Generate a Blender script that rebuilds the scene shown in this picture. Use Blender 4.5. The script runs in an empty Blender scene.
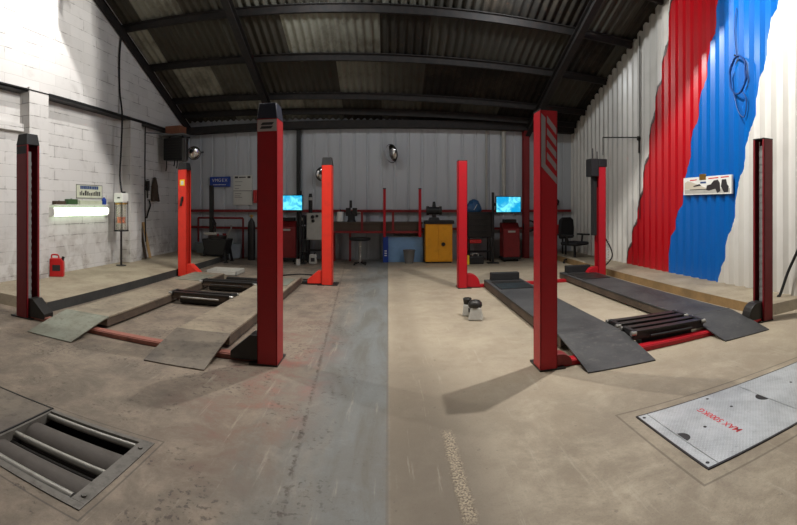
import bpy, math, random
from mathutils import Vector, Matrix
random.seed(7)
scn = bpy.context.scene
COL = scn.collection
PI = math.pi

# ------------------------------------------------------------------ survey: the picture is a cylindrical panorama
F, CX, CY, EYE = 465.0, 388.0, 206.0, 1.5
def W(x, y, Y):                       # surveyed point at depth Y
    t = (x - CX) / F
    return Vector((Y * math.tan(t), Y, EYE + (CY - y) * (Y / math.cos(t)) / F))
def XW(x, y, X):                      # surveyed point on the plane of a side wall
    t = (x - CX) / F
    r = X / math.sin(t)
    return Vector((X, r * math.cos(t), EYE + (CY - y) * r / F))

# ------------------------------------------------------------------ materials
def s2l(c):
    return tuple(((v / 12.92) if v <= .04045 else ((v + .055) / 1.055) ** 2.4) for v in (q / 255 for q in c))
class NT:
    def __init__(s, name):
        s.m = bpy.data.materials.new(name); s.m.use_nodes = True
        s.t = s.m.node_tree; s.b = s.t.nodes['Principled BSDF']
    def n(s, typ, **kw):
        o = s.t.nodes.new(typ)
        for k, v in kw.items(): setattr(o, k, v)
        return o
    def put(s, sock, v):
        if hasattr(v, 'is_output'): s.t.links.new(v, sock)
        else: sock.default_value = v
    def math(s, op, a, b=0.0, c=0.0, clamp=False):
        o = s.n('ShaderNodeMath', operation=op, use_clamp=clamp)
        s.put(o.inputs[0], a); s.put(o.inputs[1], b)
        s.put(o.inputs[2], c); return o.outputs[0]
    def mix(s, f, a, b, mode='MIX'):
        o = s.n('ShaderNodeMix', data_type='RGBA', blend_type=mode)
        s.put(o.inputs[0], f)
        s.put(o.inputs[6], a if hasattr(a, 'is_output') else (*a, 1)); s.put(o.inputs[7], b if hasattr(b, 'is_output') else (*b, 1))
        return o.outputs[2]
    def noise(s, vec, scale, detail=4, rough=.55, dist=0.0):
        o = s.n('ShaderNodeTexNoise'); s.put(o.inputs['Vector'], vec); o.inputs['Scale'].default_value = scale
        o.inputs['Detail'].default_value = detail; o.inputs['Roughness'].default_value = rough; o.inputs['Distortion'].default_value = dist
        return o.outputs[0]
    def ramp(s, f, lo, hi):
        o = s.n('ShaderNodeMapRange', interpolation_type='SMOOTHSTEP'); s.put(o.inputs[0], f); o.inputs[1].default_value = lo; o.inputs[2].default_value = hi
        return o.outputs[0]
    def coords(s):
        g = s.n('ShaderNodeTexCoord'); return g.outputs['Object']
    def xyz(s, v):
        o = s.n('ShaderNodeSeparateXYZ'); s.put(o.inputs[0], v); return o.outputs
    def comb(s, x, y, z):
        o = s.n('ShaderNodeCombineXYZ'); s.put(o.inputs[0], x); s.put(o.inputs[1], y); s.put(o.inputs[2], z); return o.outputs[0]
    def bump(s, h, strength=.3, dist=.01):
        o = s.n('ShaderNodeBump'); o.inputs['Strength'].default_value = strength; o.inputs['Distance'].default_value = dist
        s.put(o.inputs['Height'], h); s.put(s.b.inputs['Normal'], o.outputs[0])
    def out(s, col, rough=.6, metal=0.0, spec=.5):
        s.put(s.b.inputs['Base Color'], col if hasattr(col, 'is_output') else (*col, 1))
        s.put(s.b.inputs['Roughness'], rough); s.put(s.b.inputs['Metallic'], metal)
        s.b.inputs['Specular IOR Level'].default_value = spec
        return s.m
def paint(name, rgb, rough=.5, metal=0.0, dirt=.25, dirt_rgb=(40, 34, 28), scale=6.0, bump=0.05, spec=.5):
    t = NT(name); v = t.coords()
    n1 = t.noise(v, scale, 6, .65); n2 = t.noise(v, scale * 5, 4)
    c = t.mix(t.math('MULTIPLY', t.ramp(n1, .45, .8), dirt), s2l(rgb), s2l(dirt_rgb))
    c = t.mix(t.math('MULTIPLY', t.ramp(n2, .55, .8), dirt * .5), c, s2l(tuple(min(255, q * 1.25 + 10) for q in rgb)))
    if bump: t.bump(n2, bump, .004)
    return t.out(c, t.math('ADD', t.math('MULTIPLY', n1, .25), rough - .12), metal, spec)
def glow(name, rgb, strength):
    t = NT(name); t.out((.02, .02, .02), .4)
    t.b.inputs['Emission Color'].default_value = (*s2l(rgb), 1); t.b.inputs['Emission Strength'].default_value = strength
    return t.m

M = {}
M['red'] = paint('lift_red_paint', (172, 16, 30), .42, dirt=.18, spec=.4)
M['redorange'] = paint('lift_orange_red_paint', (214, 52, 38), .42, dirt=.2, spec=.4)
M['darkred'] = paint('dark_red_paint', (128, 26, 28), .5, dirt=.3)
M['black'] = paint('black_paint', (18, 18, 19), .5, dirt=.2, dirt_rgb=(50, 46, 40))
M['gunmetal'] = paint('oily_dark_steel', (52, 50, 48), .42, .5, dirt=.5)
M['steel'] = paint('worn_steel', (168, 166, 160), .34, .85, dirt=.35, dirt_rgb=(80, 72, 62))
M['chrome'] = paint('mirror_steel', (225, 225, 225), .14, 1.0, dirt=.05, bump=0)
M['grey'] = paint('grey_paint', (120, 120, 118), .5, dirt=.3)
M['lightgrey'] = paint('light_grey_paint', (176, 174, 166), .5, dirt=.25)
M['white'] = paint('white_plastic', (226, 226, 220), .45, dirt=.12)
M['paper'] = paint('printed_paper', (206, 206, 198), .7, dirt=.1, dirt_rgb=(150, 150, 150))
M['yellow'] = paint('yellow_paint', (232, 158, 20), .45, dirt=.15)
M['stickeryellow'] = paint('yellow_sticker', (240, 200, 40), .5, dirt=.05)
M['blue'] = paint('blue_plastic', (24, 62, 150), .45, dirt=.1)
M['paleblue'] = paint('pale_blue_board', (128, 166, 205), .6, dirt=.2, dirt_rgb=(90, 100, 120))
M['rubber'] = paint('black_rubber', (22, 22, 23), .75, dirt=.1)
M['green'] = paint('green_tin', (62, 92, 56), .45, dirt=.2)
M['brown'] = paint('brown_carton', (128, 80, 56), .8, dirt=.3)
M['redcan'] = paint('red_can_plastic', (190, 28, 30), .4, dirt=.15)
M['wood'] = paint('pale_timber', (176, 142, 96), .7, dirt=.35)
M['darkwood'] = paint('dark_timber', (72, 58, 46), .75, dirt=.4)
M['shadedorange'] = paint('lift_shaded_orange_red_paint', (152, 20, 25), .45, dirt=.2)  # orange-red lift paint with the front post's shade put into the colour
M['shadedred'] = paint('lift_shaded_red_paint', (118, 10, 22), .45, dirt=.2)  # lift red darkened in colour for front posts turned from the lamps
M['brass'] = paint('brass_rings', (190, 150, 80), .35, .8, dirt=.2)
M['orange'] = paint('orange_float', (226, 110, 60), .4, dirt=.1)
M['pitframe'] = paint('dirty_galvanised_frame', (104, 100, 94), .5, .3, dirt=.7, scale=14, bump=.2)
M['rusty'] = paint('rusty_pink_steel', (150, 92, 78), .6, dirt=.5)
def deck(name, a, b, c, rough=.6, metal=.0):
    t = NT(name); v = t.coords()
    n1 = t.noise(v, 1.6, 6, .65, .6); n2 = t.noise(v, 14, 5, .7); n3 = t.noise(v, 55, 3)
    col = t.mix(t.ramp(n1, .35, .68), s2l(a), s2l(b)); col = t.mix(t.math('MULTIPLY', t.ramp(n2, .5, .72), .7), col, s2l(c))
    t.bump(n3, .2, .004)
    return t.out(col, t.math('ADD', t.math('MULTIPLY', n2, .3), rough - .15), metal)
M['deck_left'] = deck('dusty_worn_steel_deck', (150, 138, 118), (118, 106, 92), (84, 74, 66))
M['flap_left'] = deck('pale_worn_steel_flap', (142, 146, 132), (120, 118, 104), (98, 90, 78), .5, .2)
M['flap_dark'] = deck('dark_worn_steel_flap', (124, 114, 100), (92, 84, 76), (72, 64, 58), .5, .2)
M['deck_right'] = deck('grey_nonslip_deck', (66, 66, 66), (46, 46, 47), (92, 90, 86), .6)
M['deck_side'] = deck('dark_grimy_deck_side', (84, 70, 58), (56, 47, 40), (104, 88, 72), .7)

def glassy(name, rgb):
    t = NT(name); t.out(s2l(rgb), .08)
    t.b.inputs['Transmission Weight'].default_value = .92; t.b.inputs['IOR'].default_value = 1.15
    return t.m
M['clear'] = glassy('clear_acrylic', (242, 240, 232))

def m_floor():
    t = NT('workshop_concrete'); v = t.coords(); x, y, z = t.xyz(v)
    big = t.noise(v, .55, 6, .6, .4); mid = t.noise(v, 2.6, 12, .76, .3); fine = t.noise(v, 16, 8, .75); grit = t.noise(v, 75, 4, .7)
    stretch = t.n('ShaderNodeMapping'); t.put(stretch.inputs[0], v); stretch.inputs['Scale'].default_value = (2.2, .5, 1)
    streak = t.noise(stretch.outputs[0], 1.3, 6, .65, .6)
    beige = t.mix(t.ramp(mid, .34, .68), s2l((170, 158, 137)), s2l((154, 141, 121)))
    beige = t.mix(t.math('MULTIPLY', t.ramp(big, .5, .7), .55), beige, s2l((184, 173, 151)))
    grey = t.mix(t.ramp(streak, .35, .65), s2l((122, 123, 117)), s2l((103, 102, 96)))
    brown = t.mix(t.ramp(mid, .35, .68), s2l((142, 128, 112)), s2l((104, 94, 84)))
    # painted band left of the seam at x = 0, wearing off to brown concrete
    edge = t.math('ADD', x, t.math('MULTIPLY', t.math('SUBTRACT', streak, .5), 1.6))
    left = t.mix(t.ramp(edge, -1.1, -.3), brown, grey)
    pinkz = t.math('MULTIPLY', t.ramp(t.math('ABSOLUTE', t.math('ADD', x, 1.05)), .75, .1), t.ramp(t.math('ABSOLUTE', t.math('SUBTRACT', y, 4.2)), 2.4, .6))
    left = t.mix(t.math('MULTIPLY', t.math('MULTIPLY', t.ramp(mid, .45, .66), pinkz), .75), left, s2l((158, 104, 92)))
    band = t.math('MULTIPLY', t.ramp(edge, -.8, -.35), t.ramp(streak, .62, .45))
    left = t.mix(t.math('MULTIPLY', band, .4), left, s2l((112, 119, 123)))
    right_mask = t.ramp(t.math('ADD', x, t.math('MULTIPLY', t.math('SUBTRACT', fine, .5), .05)), -.02, .02)
    col = t.mix(right_mask, left, beige)
    ditch = t.ramp(t.math('ADD', t.math('ABSOLUTE', t.math('SUBTRACT', x, .2)), t.math('MULTIPLY', t.math('SUBTRACT', mid, .5), .5)), .22, .08)
    col = t.mix(t.math('MULTIPLY', ditch, .3), col, s2l((120, 108, 92)))
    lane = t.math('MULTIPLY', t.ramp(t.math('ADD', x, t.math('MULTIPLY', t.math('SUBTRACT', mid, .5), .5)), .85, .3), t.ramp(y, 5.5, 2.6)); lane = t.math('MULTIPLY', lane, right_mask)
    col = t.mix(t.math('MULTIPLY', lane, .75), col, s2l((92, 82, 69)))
    def outline(cx, cy, hx, hy, wd):
        d = t.math('MAXIMUM', t.math('SUBTRACT', t.math('ABSOLUTE', t.math('SUBTRACT', x, cx)), hx), t.math('SUBTRACT', t.math('ABSOLUTE', t.math('SUBTRACT', y, cy)), hy))
        return t.ramp(t.math('ABSOLUTE', d), wd, wd * .4)
    grime_dim = t.math('MULTIPLY', t.ramp(t.math('ADD', y, t.math('MULTIPLY', t.math('SUBTRACT', mid, .5), 3.0)), 4.3, 2.6), t.ramp(mid, .3, .6))  # soiled front floor, also painted dimmer where the lamps over-light it
    col = t.mix(t.math('MULTIPLY', grime_dim, .42), col, s2l((100, 90, 77)))
    col = t.mix(t.math('MULTIPLY', outline(3.2, 2.44, 1.63, .5, .011), .6), col, s2l((84, 74, 60)))
    col = t.mix(t.math('MULTIPLY', outline(-1.86, 2.18, .49, .44, .008), .6), col, s2l((60, 54, 48)))
    # seam line, cracks and chips
    seam = t.ramp(t.math('ABSOLUTE', t.math('ADD', x, .005)), .012, .004)
    col = t.mix(t.math('MULTIPLY', seam, .5), col, s2l((90, 84, 78)))
    chipx = t.math('ABSOLUTE', t.math('SUBTRACT', t.math('ADD', x, t.math('MULTIPLY', t.math('SUBTRACT', fine, .5), .16)), t.math('ADD', -.38, t.math('MULTIPLY', y, -.06))))
    chip = t.math('MULTIPLY', t.ramp(chipx, .02, .006), t.ramp(fine, .45, .56))
    col = t.mix(t.math('MULTIPLY', chip, .7), col, s2l((74, 62, 54)))
    pit_n = t.noise(v, 26, 4, .6); grp = t.noise(v, 1.7, 6, .7, .3)
    spots = t.math('MULTIPLY', t.ramp(pit_n, .555, .6), t.ramp(grp, .5, .58)); spots = t.math('MULTIPLY', spots, t.ramp(x, .2, -.7))
    tiny = t.math('MULTIPLY', t.ramp(t.noise(v, 19, 3, .5), .68, .73), .45); spots = t.math('MAXIMUM', spots, tiny)
    col = t.mix(t.math('MULTIPLY', spots, .62), col, s2l((62, 52, 46)))
    scuff = t.n('ShaderNodeMapping'); t.put(scuff.inputs[0], v); scuff.inputs['Scale'].default_value = (14, 1.1, 1); scuff.inputs['Rotation'].default_value = (0, 0, .12)
    scr = t.noise(scuff.outputs[0], 1.0, 6, .7)
    col = t.mix(t.math('MULTIPLY', t.ramp(scr, .58, .72), .35), col, s2l((186, 178, 160)))
    rubble = t.math('MULTIPLY', t.ramp(t.math('ABSOLUTE', t.math('SUBTRACT', t.math('ADD', x, t.math('MULTIPLY', t.math('SUBTRACT', fine, .5), .08)), .392)), .05, .02), t.ramp(t.math('ABSOLUTE', t.math('SUBTRACT', y, 2.62)), .5, .4))
    col = t.mix(t.math('MULTIPLY', rubble, .8), col, t.mix(t.ramp(grit, .4, .6), s2l((186, 172, 148)), s2l((92, 80, 66))))
    # long wear marks
    col = t.mix(t.math('MULTIPLY', t.ramp(grit, .52, .72), .35), col, s2l((96, 86, 76)))
    col = t.mix(t.math('MULTIPLY', t.ramp(big, .5, .34), .22), col, s2l((92, 84, 74)))
    h = t.math('ADD', t.math('MULTIPLY', fine, .6), t.math('MULTIPLY', grit, .35))
    h = t.math('SUBTRACT', h, t.math('MULTIPLY', t.math('ADD', chip, spots), .5)); h = t.math('ADD', h, t.math('MULTIPLY', rubble, t.math('MULTIPLY', grit, 2.0)))
    t.bump(h, .45, .012)
    return t.out(col, t.math('ADD', .45, t.math('MULTIPLY', mid, .35)), 0, .4)
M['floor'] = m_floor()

def m_concrete(name, a, b):
    t = NT(name); v = t.coords(); n1 = t.noise(v, 1.8, 7, .65); n2 = t.noise(v, 22, 5, .7)
    c = t.mix(t.ramp(n1, .35, .68), s2l(a), s2l(b)); c = t.mix(t.math('MULTIPLY', t.ramp(n2, .52, .75), .5), c, s2l((84, 76, 66)))
    t.bump(n2, .35, .01); return t.out(c, .75)
M['kerb'] = m_concrete('kerb_concrete', (168, 156, 134), (142, 130, 110))
M['kerbdark'] = m_concrete('dark_painted_kerb_face', (58, 58, 56), (44, 44, 43))
M['kerbbrown'] = m_concrete('brown_kerb_face', (150, 120, 78), (122, 98, 64))

def m_block():
    t = NT('white_painted_blockwork'); v = t.coords(); x, y, z = t.xyz(v)
    wob = t.noise(v, 3.5, 4); uv = t.comb(t.math('ADD', t.math('ADD', y, x), 0), t.math('ADD', z, t.math('MULTIPLY', t.math('SUBTRACT', wob, .5), .03)), 0)
    br = t.n('ShaderNodeTexBrick'); t.put(br.inputs['Vector'], uv)
    br.offset = .5; br.inputs['Scale'].default_value = 1; br.inputs['Brick Width'].default_value = .9; br.inputs['Row Height'].default_value = .225
    br.inputs['Mortar Size'].default_value = .008; br.inputs['Mortar Smooth'].default_value = .4; br.inputs['Bias'].default_value = -.2
    br.inputs['Color1'].default_value = (*s2l((208, 206, 203)), 1); br.inputs['Color2'].default_value = (*s2l((198, 196, 193)), 1); br.inputs['Mortar'].default_value = (*s2l((192, 190, 187)), 1)
    n1 = t.noise(v, 2.2, 7, .65, .4); n2 = t.noise(v, 18, 5, .7)
    c = t.mix(t.math('MULTIPLY', t.ramp(n1, .5, .75), .4), br.outputs['Color'], s2l((160, 156, 152)))
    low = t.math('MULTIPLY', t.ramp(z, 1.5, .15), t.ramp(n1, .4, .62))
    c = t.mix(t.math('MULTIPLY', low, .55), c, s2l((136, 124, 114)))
    crack = t.math('MULTIPLY', br.outputs['Fac'], t.ramp(n1, .5, .58))
    c = t.mix(t.math('MULTIPLY', crack, .7), c, s2l((96, 92, 90)))
    t.bump(t.math('SUBTRACT', t.math('MULTIPLY', n2, .35), t.math('MULTIPLY', br.outputs['Fac'], .6)), .3, .01)
    return t.out(c, .62, 0, .3)
M['block'] = m_block()
def m_sheet(name, rgb, rough=.42):
    t = NT(name); v = t.coords(); x, y, z = t.xyz(v)
    st = t.n('ShaderNodeMapping'); t.put(st.inputs[0], v); st.inputs['Scale'].default_value = (4, 4, .35)
    n1 = t.noise(st.outputs[0], 1.5, 6, .6); n2 = t.noise(v, 25, 4)
    c = t.mix(t.math('MULTIPLY', t.ramp(n1, .45, .75), .35), s2l(rgb), s2l(tuple(q * .8 for q in rgb)))
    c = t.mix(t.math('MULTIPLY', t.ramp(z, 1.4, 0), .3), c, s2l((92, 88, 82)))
    return t.out(c, t.math('ADD', rough, t.math('MULTIPLY', n2, .12)), .0, .5)
M['backsheet'] = m_sheet('grey_back_cladding', (186, 190, 194), .4)
def m_flagwall():
    t = NT('painted_white_red_blue_cladding'); v = t.coords(); x, y, z = t.xyz(v)
    XR = 5.4
    def curve(px):
        pts = sorted(((p.z, p.y) for p in (XW(a, b, XR) for a, b in px)))
        o = t.n('ShaderNodeValToRGB'); cr = o.color_ramp; cr.interpolation = 'LINEAR'
        lo, hi = pts[0], pts[-1]; k = (hi[1] - lo[1]) / (hi[0] - lo[0])
        pts = [(0, lo[1] - k * lo[0])] + pts + [(8, hi[1] + k * (8 - hi[0]))]
        cr.elements[0].position = 0; cr.elements[0].color = (pts[0][1] / 12,) * 3 + (1,)
        cr.elements[1].position = 1; cr.elements[1].color = (pts[-1][1] / 12,) * 3 + (1,)
        for q, w in pts[1:-1]:
            e = cr.elements.new(q / 8); e.color = (w / 12,) * 3 + (1,)
        t.put(o.inputs[0], t.math('DIVIDE', z, 8)); s = t.n('ShaderNodeSeparateColor'); t.put(s.inputs[0], o.outputs[0])
        return t.math('MULTIPLY', s.outputs[0], 12)
    wob = t.math('MULTIPLY', t.math('SUBTRACT', t.noise(t.comb(0, 0, z), 3.2, 3), .5), .14)
    yy = t.math('ADD', y, wob)
    e1 = curve([(671, 0), (664.5, 53), (654, 106.6), (644.7, 167.5), (638, 208), (629.5, 244), (625.5, 268)])
    e2 = curve([(717.8, 0), (711, 42), (701, 95), (690, 145), (683, 194), (671, 236), (666, 275)])
    e3 = curve([(776, 0), (766.5, 42), (755, 106.6), (743.5, 155), (735, 205), (722.7, 259), (716.5, 288)])
    w = s2l((206, 204, 198))
    n1 = t.noise(v, 1.5, 5); white = t.mix(t.math('MULTIPLY', t.ramp(n1, .5, .75), .3), w, s2l((176, 172, 164)))
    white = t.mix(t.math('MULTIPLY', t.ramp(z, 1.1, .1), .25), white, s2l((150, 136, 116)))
    c = t.mix(t.math('GREATER_THAN', e1, yy), white, s2l((166, 6, 20)))
    c = t.mix(t.math('GREATER_THAN', e2, yy), c, s2l((0, 90, 168)))
    c = t.mix(t.math('GREATER_THAN', e3, yy), c, white)
    line = t.math('LESS_THAN', t.math('ABSOLUTE', t.math('SUBTRACT', yy, e1)), .022)
    c = t.mix(t.math('MULTIPLY', line, .85), c, s2l((30, 22, 22)))
    return t.out(c, t.math('ADD', .24, t.math('MULTIPLY', n1, .12)), 0, .5)
M['flag'] = m_flagwall()
def m_roof():
    t = NT('weathered_roof_sheets'); v = t.coords(); x, y, z = t.xyz(v)
    cell = t.comb(t.math('FLOOR', t.math('DIVIDE', t.math('ADD', x, .17), 1.05)), t.math('FLOOR', t.math('DIVIDE', t.math('SUBTRACT', y, .05), 1.32)), 3)
    wn = t.n('ShaderNodeTexWhiteNoise', noise_dimensions='3D'); t.put(wn.inputs[0], cell)
    n1 = t.noise(v, 1.4, 6, .7); n2 = t.noise(v, 9, 5, .7)
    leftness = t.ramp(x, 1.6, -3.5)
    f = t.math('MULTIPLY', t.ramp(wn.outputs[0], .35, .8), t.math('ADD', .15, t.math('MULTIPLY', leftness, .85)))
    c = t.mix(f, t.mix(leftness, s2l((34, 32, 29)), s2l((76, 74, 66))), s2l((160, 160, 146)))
    c = t.mix(t.math('MULTIPLY', t.ramp(n1, .42, .7), .6), c, s2l((66, 58, 48)))
    c = t.mix(t.math('MULTIPLY', t.ramp(n2, .58, .75), .5), c, s2l((96, 62, 44)))
    return t.out(c, .8, 0, .2)
M['roof'] = m_roof()
def m_checker():
    t = NT('galvanised_chequer_plate'); v = t.coords(); x, y, z = t.xyz(v)
    S = 34.0
    u = t.math('MULTIPLY', t.math('ADD', x, y), S); w = t.math('MULTIPLY', t.math('SUBTRACT', x, y), S)
    par = t.math('FLOORED_MODULO', t.math('ADD', t.math('FLOOR', u), t.math('FLOOR', w)), 2)
    fu = t.math('ABSOLUTE', t.math('SUBTRACT', t.math('FRACT', u), .5)); fw = t.math('ABSOLUTE', t.math('SUBTRACT', t.math('FRACT', w), .5))
    a = t.math('MULTIPLY', t.ramp(fu, .42, .3), t.ramp(fw, .2, .1)); b = t.math('MULTIPLY', t.ramp(fw, .42, .3), t.ramp(fu, .2, .1))
    bump = t.math('ADD', t.math('MULTIPLY', a, par), t.math('MULTIPLY', b, t.math('SUBTRACT', 1, par)))
    n1 = t.noise(v, 3, 6, .65); n2 = t.noise(v, 40, 4)
    c = t.mix(t.ramp(n1, .35, .7), s2l((186, 190, 192)), s2l((158, 162, 164))); c = t.mix(t.math('MULTIPLY', t.ramp(n2, .55, .75), .35), c, s2l((120, 122, 124)))
    c = t.mix(t.math('MULTIPLY', bump, .25), c, s2l((222, 226, 228)))
    t.bump(bump, .6, .006)
    return t.out(c, .5, .3)
M['chequer'] = m_checker()
def m_rail():
    t = NT('rusty_purlin_steel'); v = t.coords(); n = t.noise(v, 7, 6, .7)
    return t.out(t.mix(t.ramp(n, .4, .7), s2l((24, 22, 21)), s2l((42, 34, 30))), .75)
M['purlin'] = m_rail()
def m_screen():
    t = NT('lit_screen'); v = t.coords(); x, y, z = t.xyz(v)
    n = t.noise(v, 4.0, 4, .6, .6)
    c = t.mix(t.ramp(n, .42, .68), s2l((0, 150, 205)), s2l((120, 235, 240)))
    t.out((.01, .01, .01), .3); t.put(t.b.inputs['Emission Color'], c); t.b.inputs['Emission Strength'].default_value = 1.35
    return t.m
M['screen'] = m_screen()
M['tube'] = glow('lit_fluorescent_diffuser', (232, 255, 222), 4.0)
M['bulb'] = glow('lit_lamp_bulb', (255, 246, 228), 30.0)
M['redtext'] = paint('red_stencil_paint', (196, 40, 48), .7, dirt=.3, dirt_rgb=(190, 180, 180))
M['bluetext'] = paint('blue_print', (44, 70, 120), .6, dirt=.1)
M['darktext'] = paint('dark_print', (44, 40, 42), .6, dirt=.1)
M['greypatch'] = paint('silver_badge', (172, 160, 156), .45, dirt=.15)
M['logogrey'] = paint('grey_stripe_decal', (150, 138, 142), .5, dirt=.2)
M['oil'] = paint('black_pit', (22, 20, 19), .6, dirt=.2)
M['roller'] = paint('abrasive_roller', (78, 72, 67), .7, dirt=.4, dirt_rgb=(50, 44, 40), scale=9)
M['tub'] = paint('milky_plastic_tub', (150, 160, 164), .5, dirt=.3)

# ------------------------------------------------------------------ mesh builder
class MB:
    def __init__(s): s.v = []; s.f = []
    def add(s, vs, fs):
        b = len(s.v); s.v += [Vector(q) for q in vs]; s.f += [tuple(b + i for i in f) for f in fs]; return s
    def box(s, c, d, rot=None, taper=1.0):
        hx, hy, hz = d[0] / 2, d[1] / 2, d[2] / 2; c = Vector(c); vs = []
        for sz in (-1, 1):
            k = taper if sz > 0 else 1
            for sx, sy in ((-1, -1), (1, -1), (1, 1), (-1, 1)): vs.append(Vector((sx * hx * k, sy * hy * k, sz * hz)))
        if rot: R = rot if isinstance(rot, Matrix) else Matrix.Rotation(rot, 3, 'Z'); vs = [R @ q for q in vs]
        return s.add([q + c for q in vs], [(3, 2, 1, 0), (4, 5, 6, 7), (0, 1, 5, 4), (1, 2, 6, 5), (2, 3, 7, 6), (3, 0, 4, 7)])
    def bb(s, x0, x1, y0, y1, z0, z1): return s.box(((x0 + x1) / 2, (y0 + y1) / 2, (z0 + z1) / 2), (abs(x1 - x0), abs(y1 - y0), abs(z1 - z0)))
    def beam(s, a, b, w, h):            # rectangular bar between two points
        a, b = Vector(a), Vector(b); d = b - a; L = d.length; d.normalize()
        up = Vector((0, 0, 1)) if abs(d.z) < .95 else Vector((0, 1, 0)); sd = d.cross(up).normalized(); up = sd.cross(d)
        R = Matrix((sd, d, up)).transposed()
        return s.box((a + b) / 2, (w, L, h), R)
    def cyl(s, a, b, r, r2=None, n=20):
        a, b = Vector(a), Vector(b); r2 = r if r2 is None else r2; d = (b - a).normalized()
        u = d.orthogonal().normalized(); w = d.cross(u); vs = []
        for p, q in ((a, r), (b, r2)):
            for i in range(n):
                t = 2 * PI * i / n; vs.append(p + (u * math.cos(t) + w * math.sin(t)) * q)
        fs = [(i, (i + 1) % n, n + (i + 1) % n, n + i) for i in range(n)] + [tuple(range(n - 1, -1, -1)), tuple(range(n, 2 * n))]
        return s.add(vs, fs)
    def tube(s, pts, r, n=8, steps=6):
        P = [Vector(p) for p in pts]
        if steps and len(P) > 2:
            Q = []
            for i in range(len(P) - 1):
                p0, p1, p2, p3 = P[max(i - 1, 0)], P[i], P[i + 1], P[min(i + 2, len(P) - 1)]
                for k in range(steps):
                    t = k / steps
                    Q.append(.5 * ((2 * p1) + (p2 - p0) * t + (2 * p0 - 5 * p1 + 4 * p2 - p3) * t * t + (3 * p1 - p0 - 3 * p2 + p3) * t ** 3))
            P = Q + [P[-1]]
        vs = []; fs = []; prev = None
        for i, p in enumerate(P):
            d = (P[min(i + 1, len(P) - 1)] - P[max(i - 1, 0)]).normalized()
            u = d.orthogonal().normalized() if prev is None else (prev - d * prev.dot(d)).normalized()
            prev = u; w = d.cross(u)
            for k in range(n):
                t = 2 * PI * k / n; vs.append(p + (u * math.cos(t) + w * math.sin(t)) * r)
        for i in range(len(P) - 1):
            for k in range(n): fs.append((i * n + k, i * n + (k + 1) % n, (i + 1) * n + (k + 1) % n, (i + 1) * n + k))
        fs += [tuple(range(n - 1, -1, -1)), tuple(range((len(P) - 1) * n, len(P) * n))]
        return s.add(vs, fs)
    def lathe(s, prof, n=28, M4=None):
        vs = []; fs = []
        for r, z in prof:
            for i in range(n): t = 2 * PI * i / n; vs.append(Vector((r * math.cos(t), r * math.sin(t), z)))
        for j in range(len(prof) - 1):
            for i in range(n): fs.append((j * n + i, j * n + (i + 1) % n, (j + 1) * n + (i + 1) % n, (j + 1) * n + i))
        fs += [tuple(range(n - 1, -1, -1)), tuple(range((len(prof) - 1) * n, len(prof) * n))]
        if M4 is not None: vs = [M4 @ q for q in vs]
        return s.add(vs, fs)
    def prism(s, poly, a, b, axis='x'):   # polygon in the two other axes, extruded along axis from a to b
        n = len(poly); vs = []
        for t in (a, b):
            for p, q in poly:
                vs.append({'x': (t, p, q), 'y': (p, t, q), 'z': (p, q, t)}[axis])
        return s.add(vs, [tuple(range(n - 1, -1, -1)), tuple(range(n, 2 * n))] + [(i, (i + 1) % n, n + (i + 1) % n, n + i) for i in range(n)])
    def obj(s, name, mat, parent=None, off=None, bevel=0.0, smooth=True, label=None):
        o0 = Vector(off) if off is not None else Vector()
        me = bpy.data.meshes.new(name); me.from_pydata([tuple(q - o0) for q in s.v], [], s.f); me.update()
        import bmesh
        bm = bmesh.new(); bm.from_mesh(me); bmesh.ops.recalc_face_normals(bm, faces=bm.faces); bm.to_mesh(me); bm.free()
        if smooth:
            me.shade_smooth(); me.set_sharp_from_angle(angle=math.radians(38))
        me.materials.append(mat)
        o = bpy.data.objects.new(name, me); COL.objects.link(o)
        if parent is not None: o.parent = parent
        elif off is not None: o.location = o0
        if bevel:
            b = o.modifiers.new('edge', 'BEVEL'); b.width = bevel; b.segments = 2; b.limit_method = 'ANGLE'; b.angle_limit = math.radians(40)
        if label: o['label'] = label
        return o
def tag(o, label, cat, group=None, kind=None):
    o['label'] = label; o['category'] = cat
    if group: o['group'] = group
    if kind: o['kind'] = kind
    return o
def thing(name, loc, label, cat, group=None):
    o = bpy.data.objects.new(name, None); o.empty_display_size = .1; COL.objects.link(o); o.location = loc
    return tag(o, label, cat, group)
def struct(name, mb, mat, **kw):
    o = mb.obj(name, mat, **kw); o['kind'] = 'structure'; return o
def text(name, body, size, mat, parent, M4, extrude=.001, shear=0.0, bold=0.0, align='CENTER'):
    c = bpy.data.curves.new(name, 'FONT'); c.body = body; c.size = size; c.extrude = extrude; c.align_x = align; c.align_y = 'CENTER'; c.shear = shear; c.offset = bold
    tmp = bpy.data.objects.new(name + '_tmp', c); COL.objects.link(tmp)
    dg = bpy.context.evaluated_depsgraph_get(); me = bpy.data.meshes.new_from_object(tmp.evaluated_get(dg))
    bpy.data.objects.remove(tmp); bpy.data.curves.remove(c)
    me.materials.clear(); me.materials.append(mat); me.name = name
    o = bpy.data.objects.new(name, me); COL.objects.link(o); o.parent = parent; o.matrix_local = M4
    return o
def frame(right, up, at):               # local x = right, y = up
    r = Vector(right).normalized(); u = Vector(up).normalized(); n = r.cross(u)
    m = Matrix((r, u, n)).transposed().to_4x4(); m.translation = Vector(at); return m
def copy_tree(o, parent=None):
    c = o.copy(); COL.objects.link(c)
    if parent: c.parent = parent
    for ch in list(o.children): copy_tree(ch, c)
    return c

# ------------------------------------------------------------------ building shell
XL, XP, XR, YB, YF = -6.1, -5.86, 5.4, 13.0, -3.0
def roof_z(x, y):                       # underside of the sheets
    k = (x - XL) / (XR - XL)
    if y < 1.0: y = 2.0 - y
    return (4.05 + .46 * (YB - y)) * (1 - k) + (3.74 + .415 * (YB - y)) * k
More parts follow.
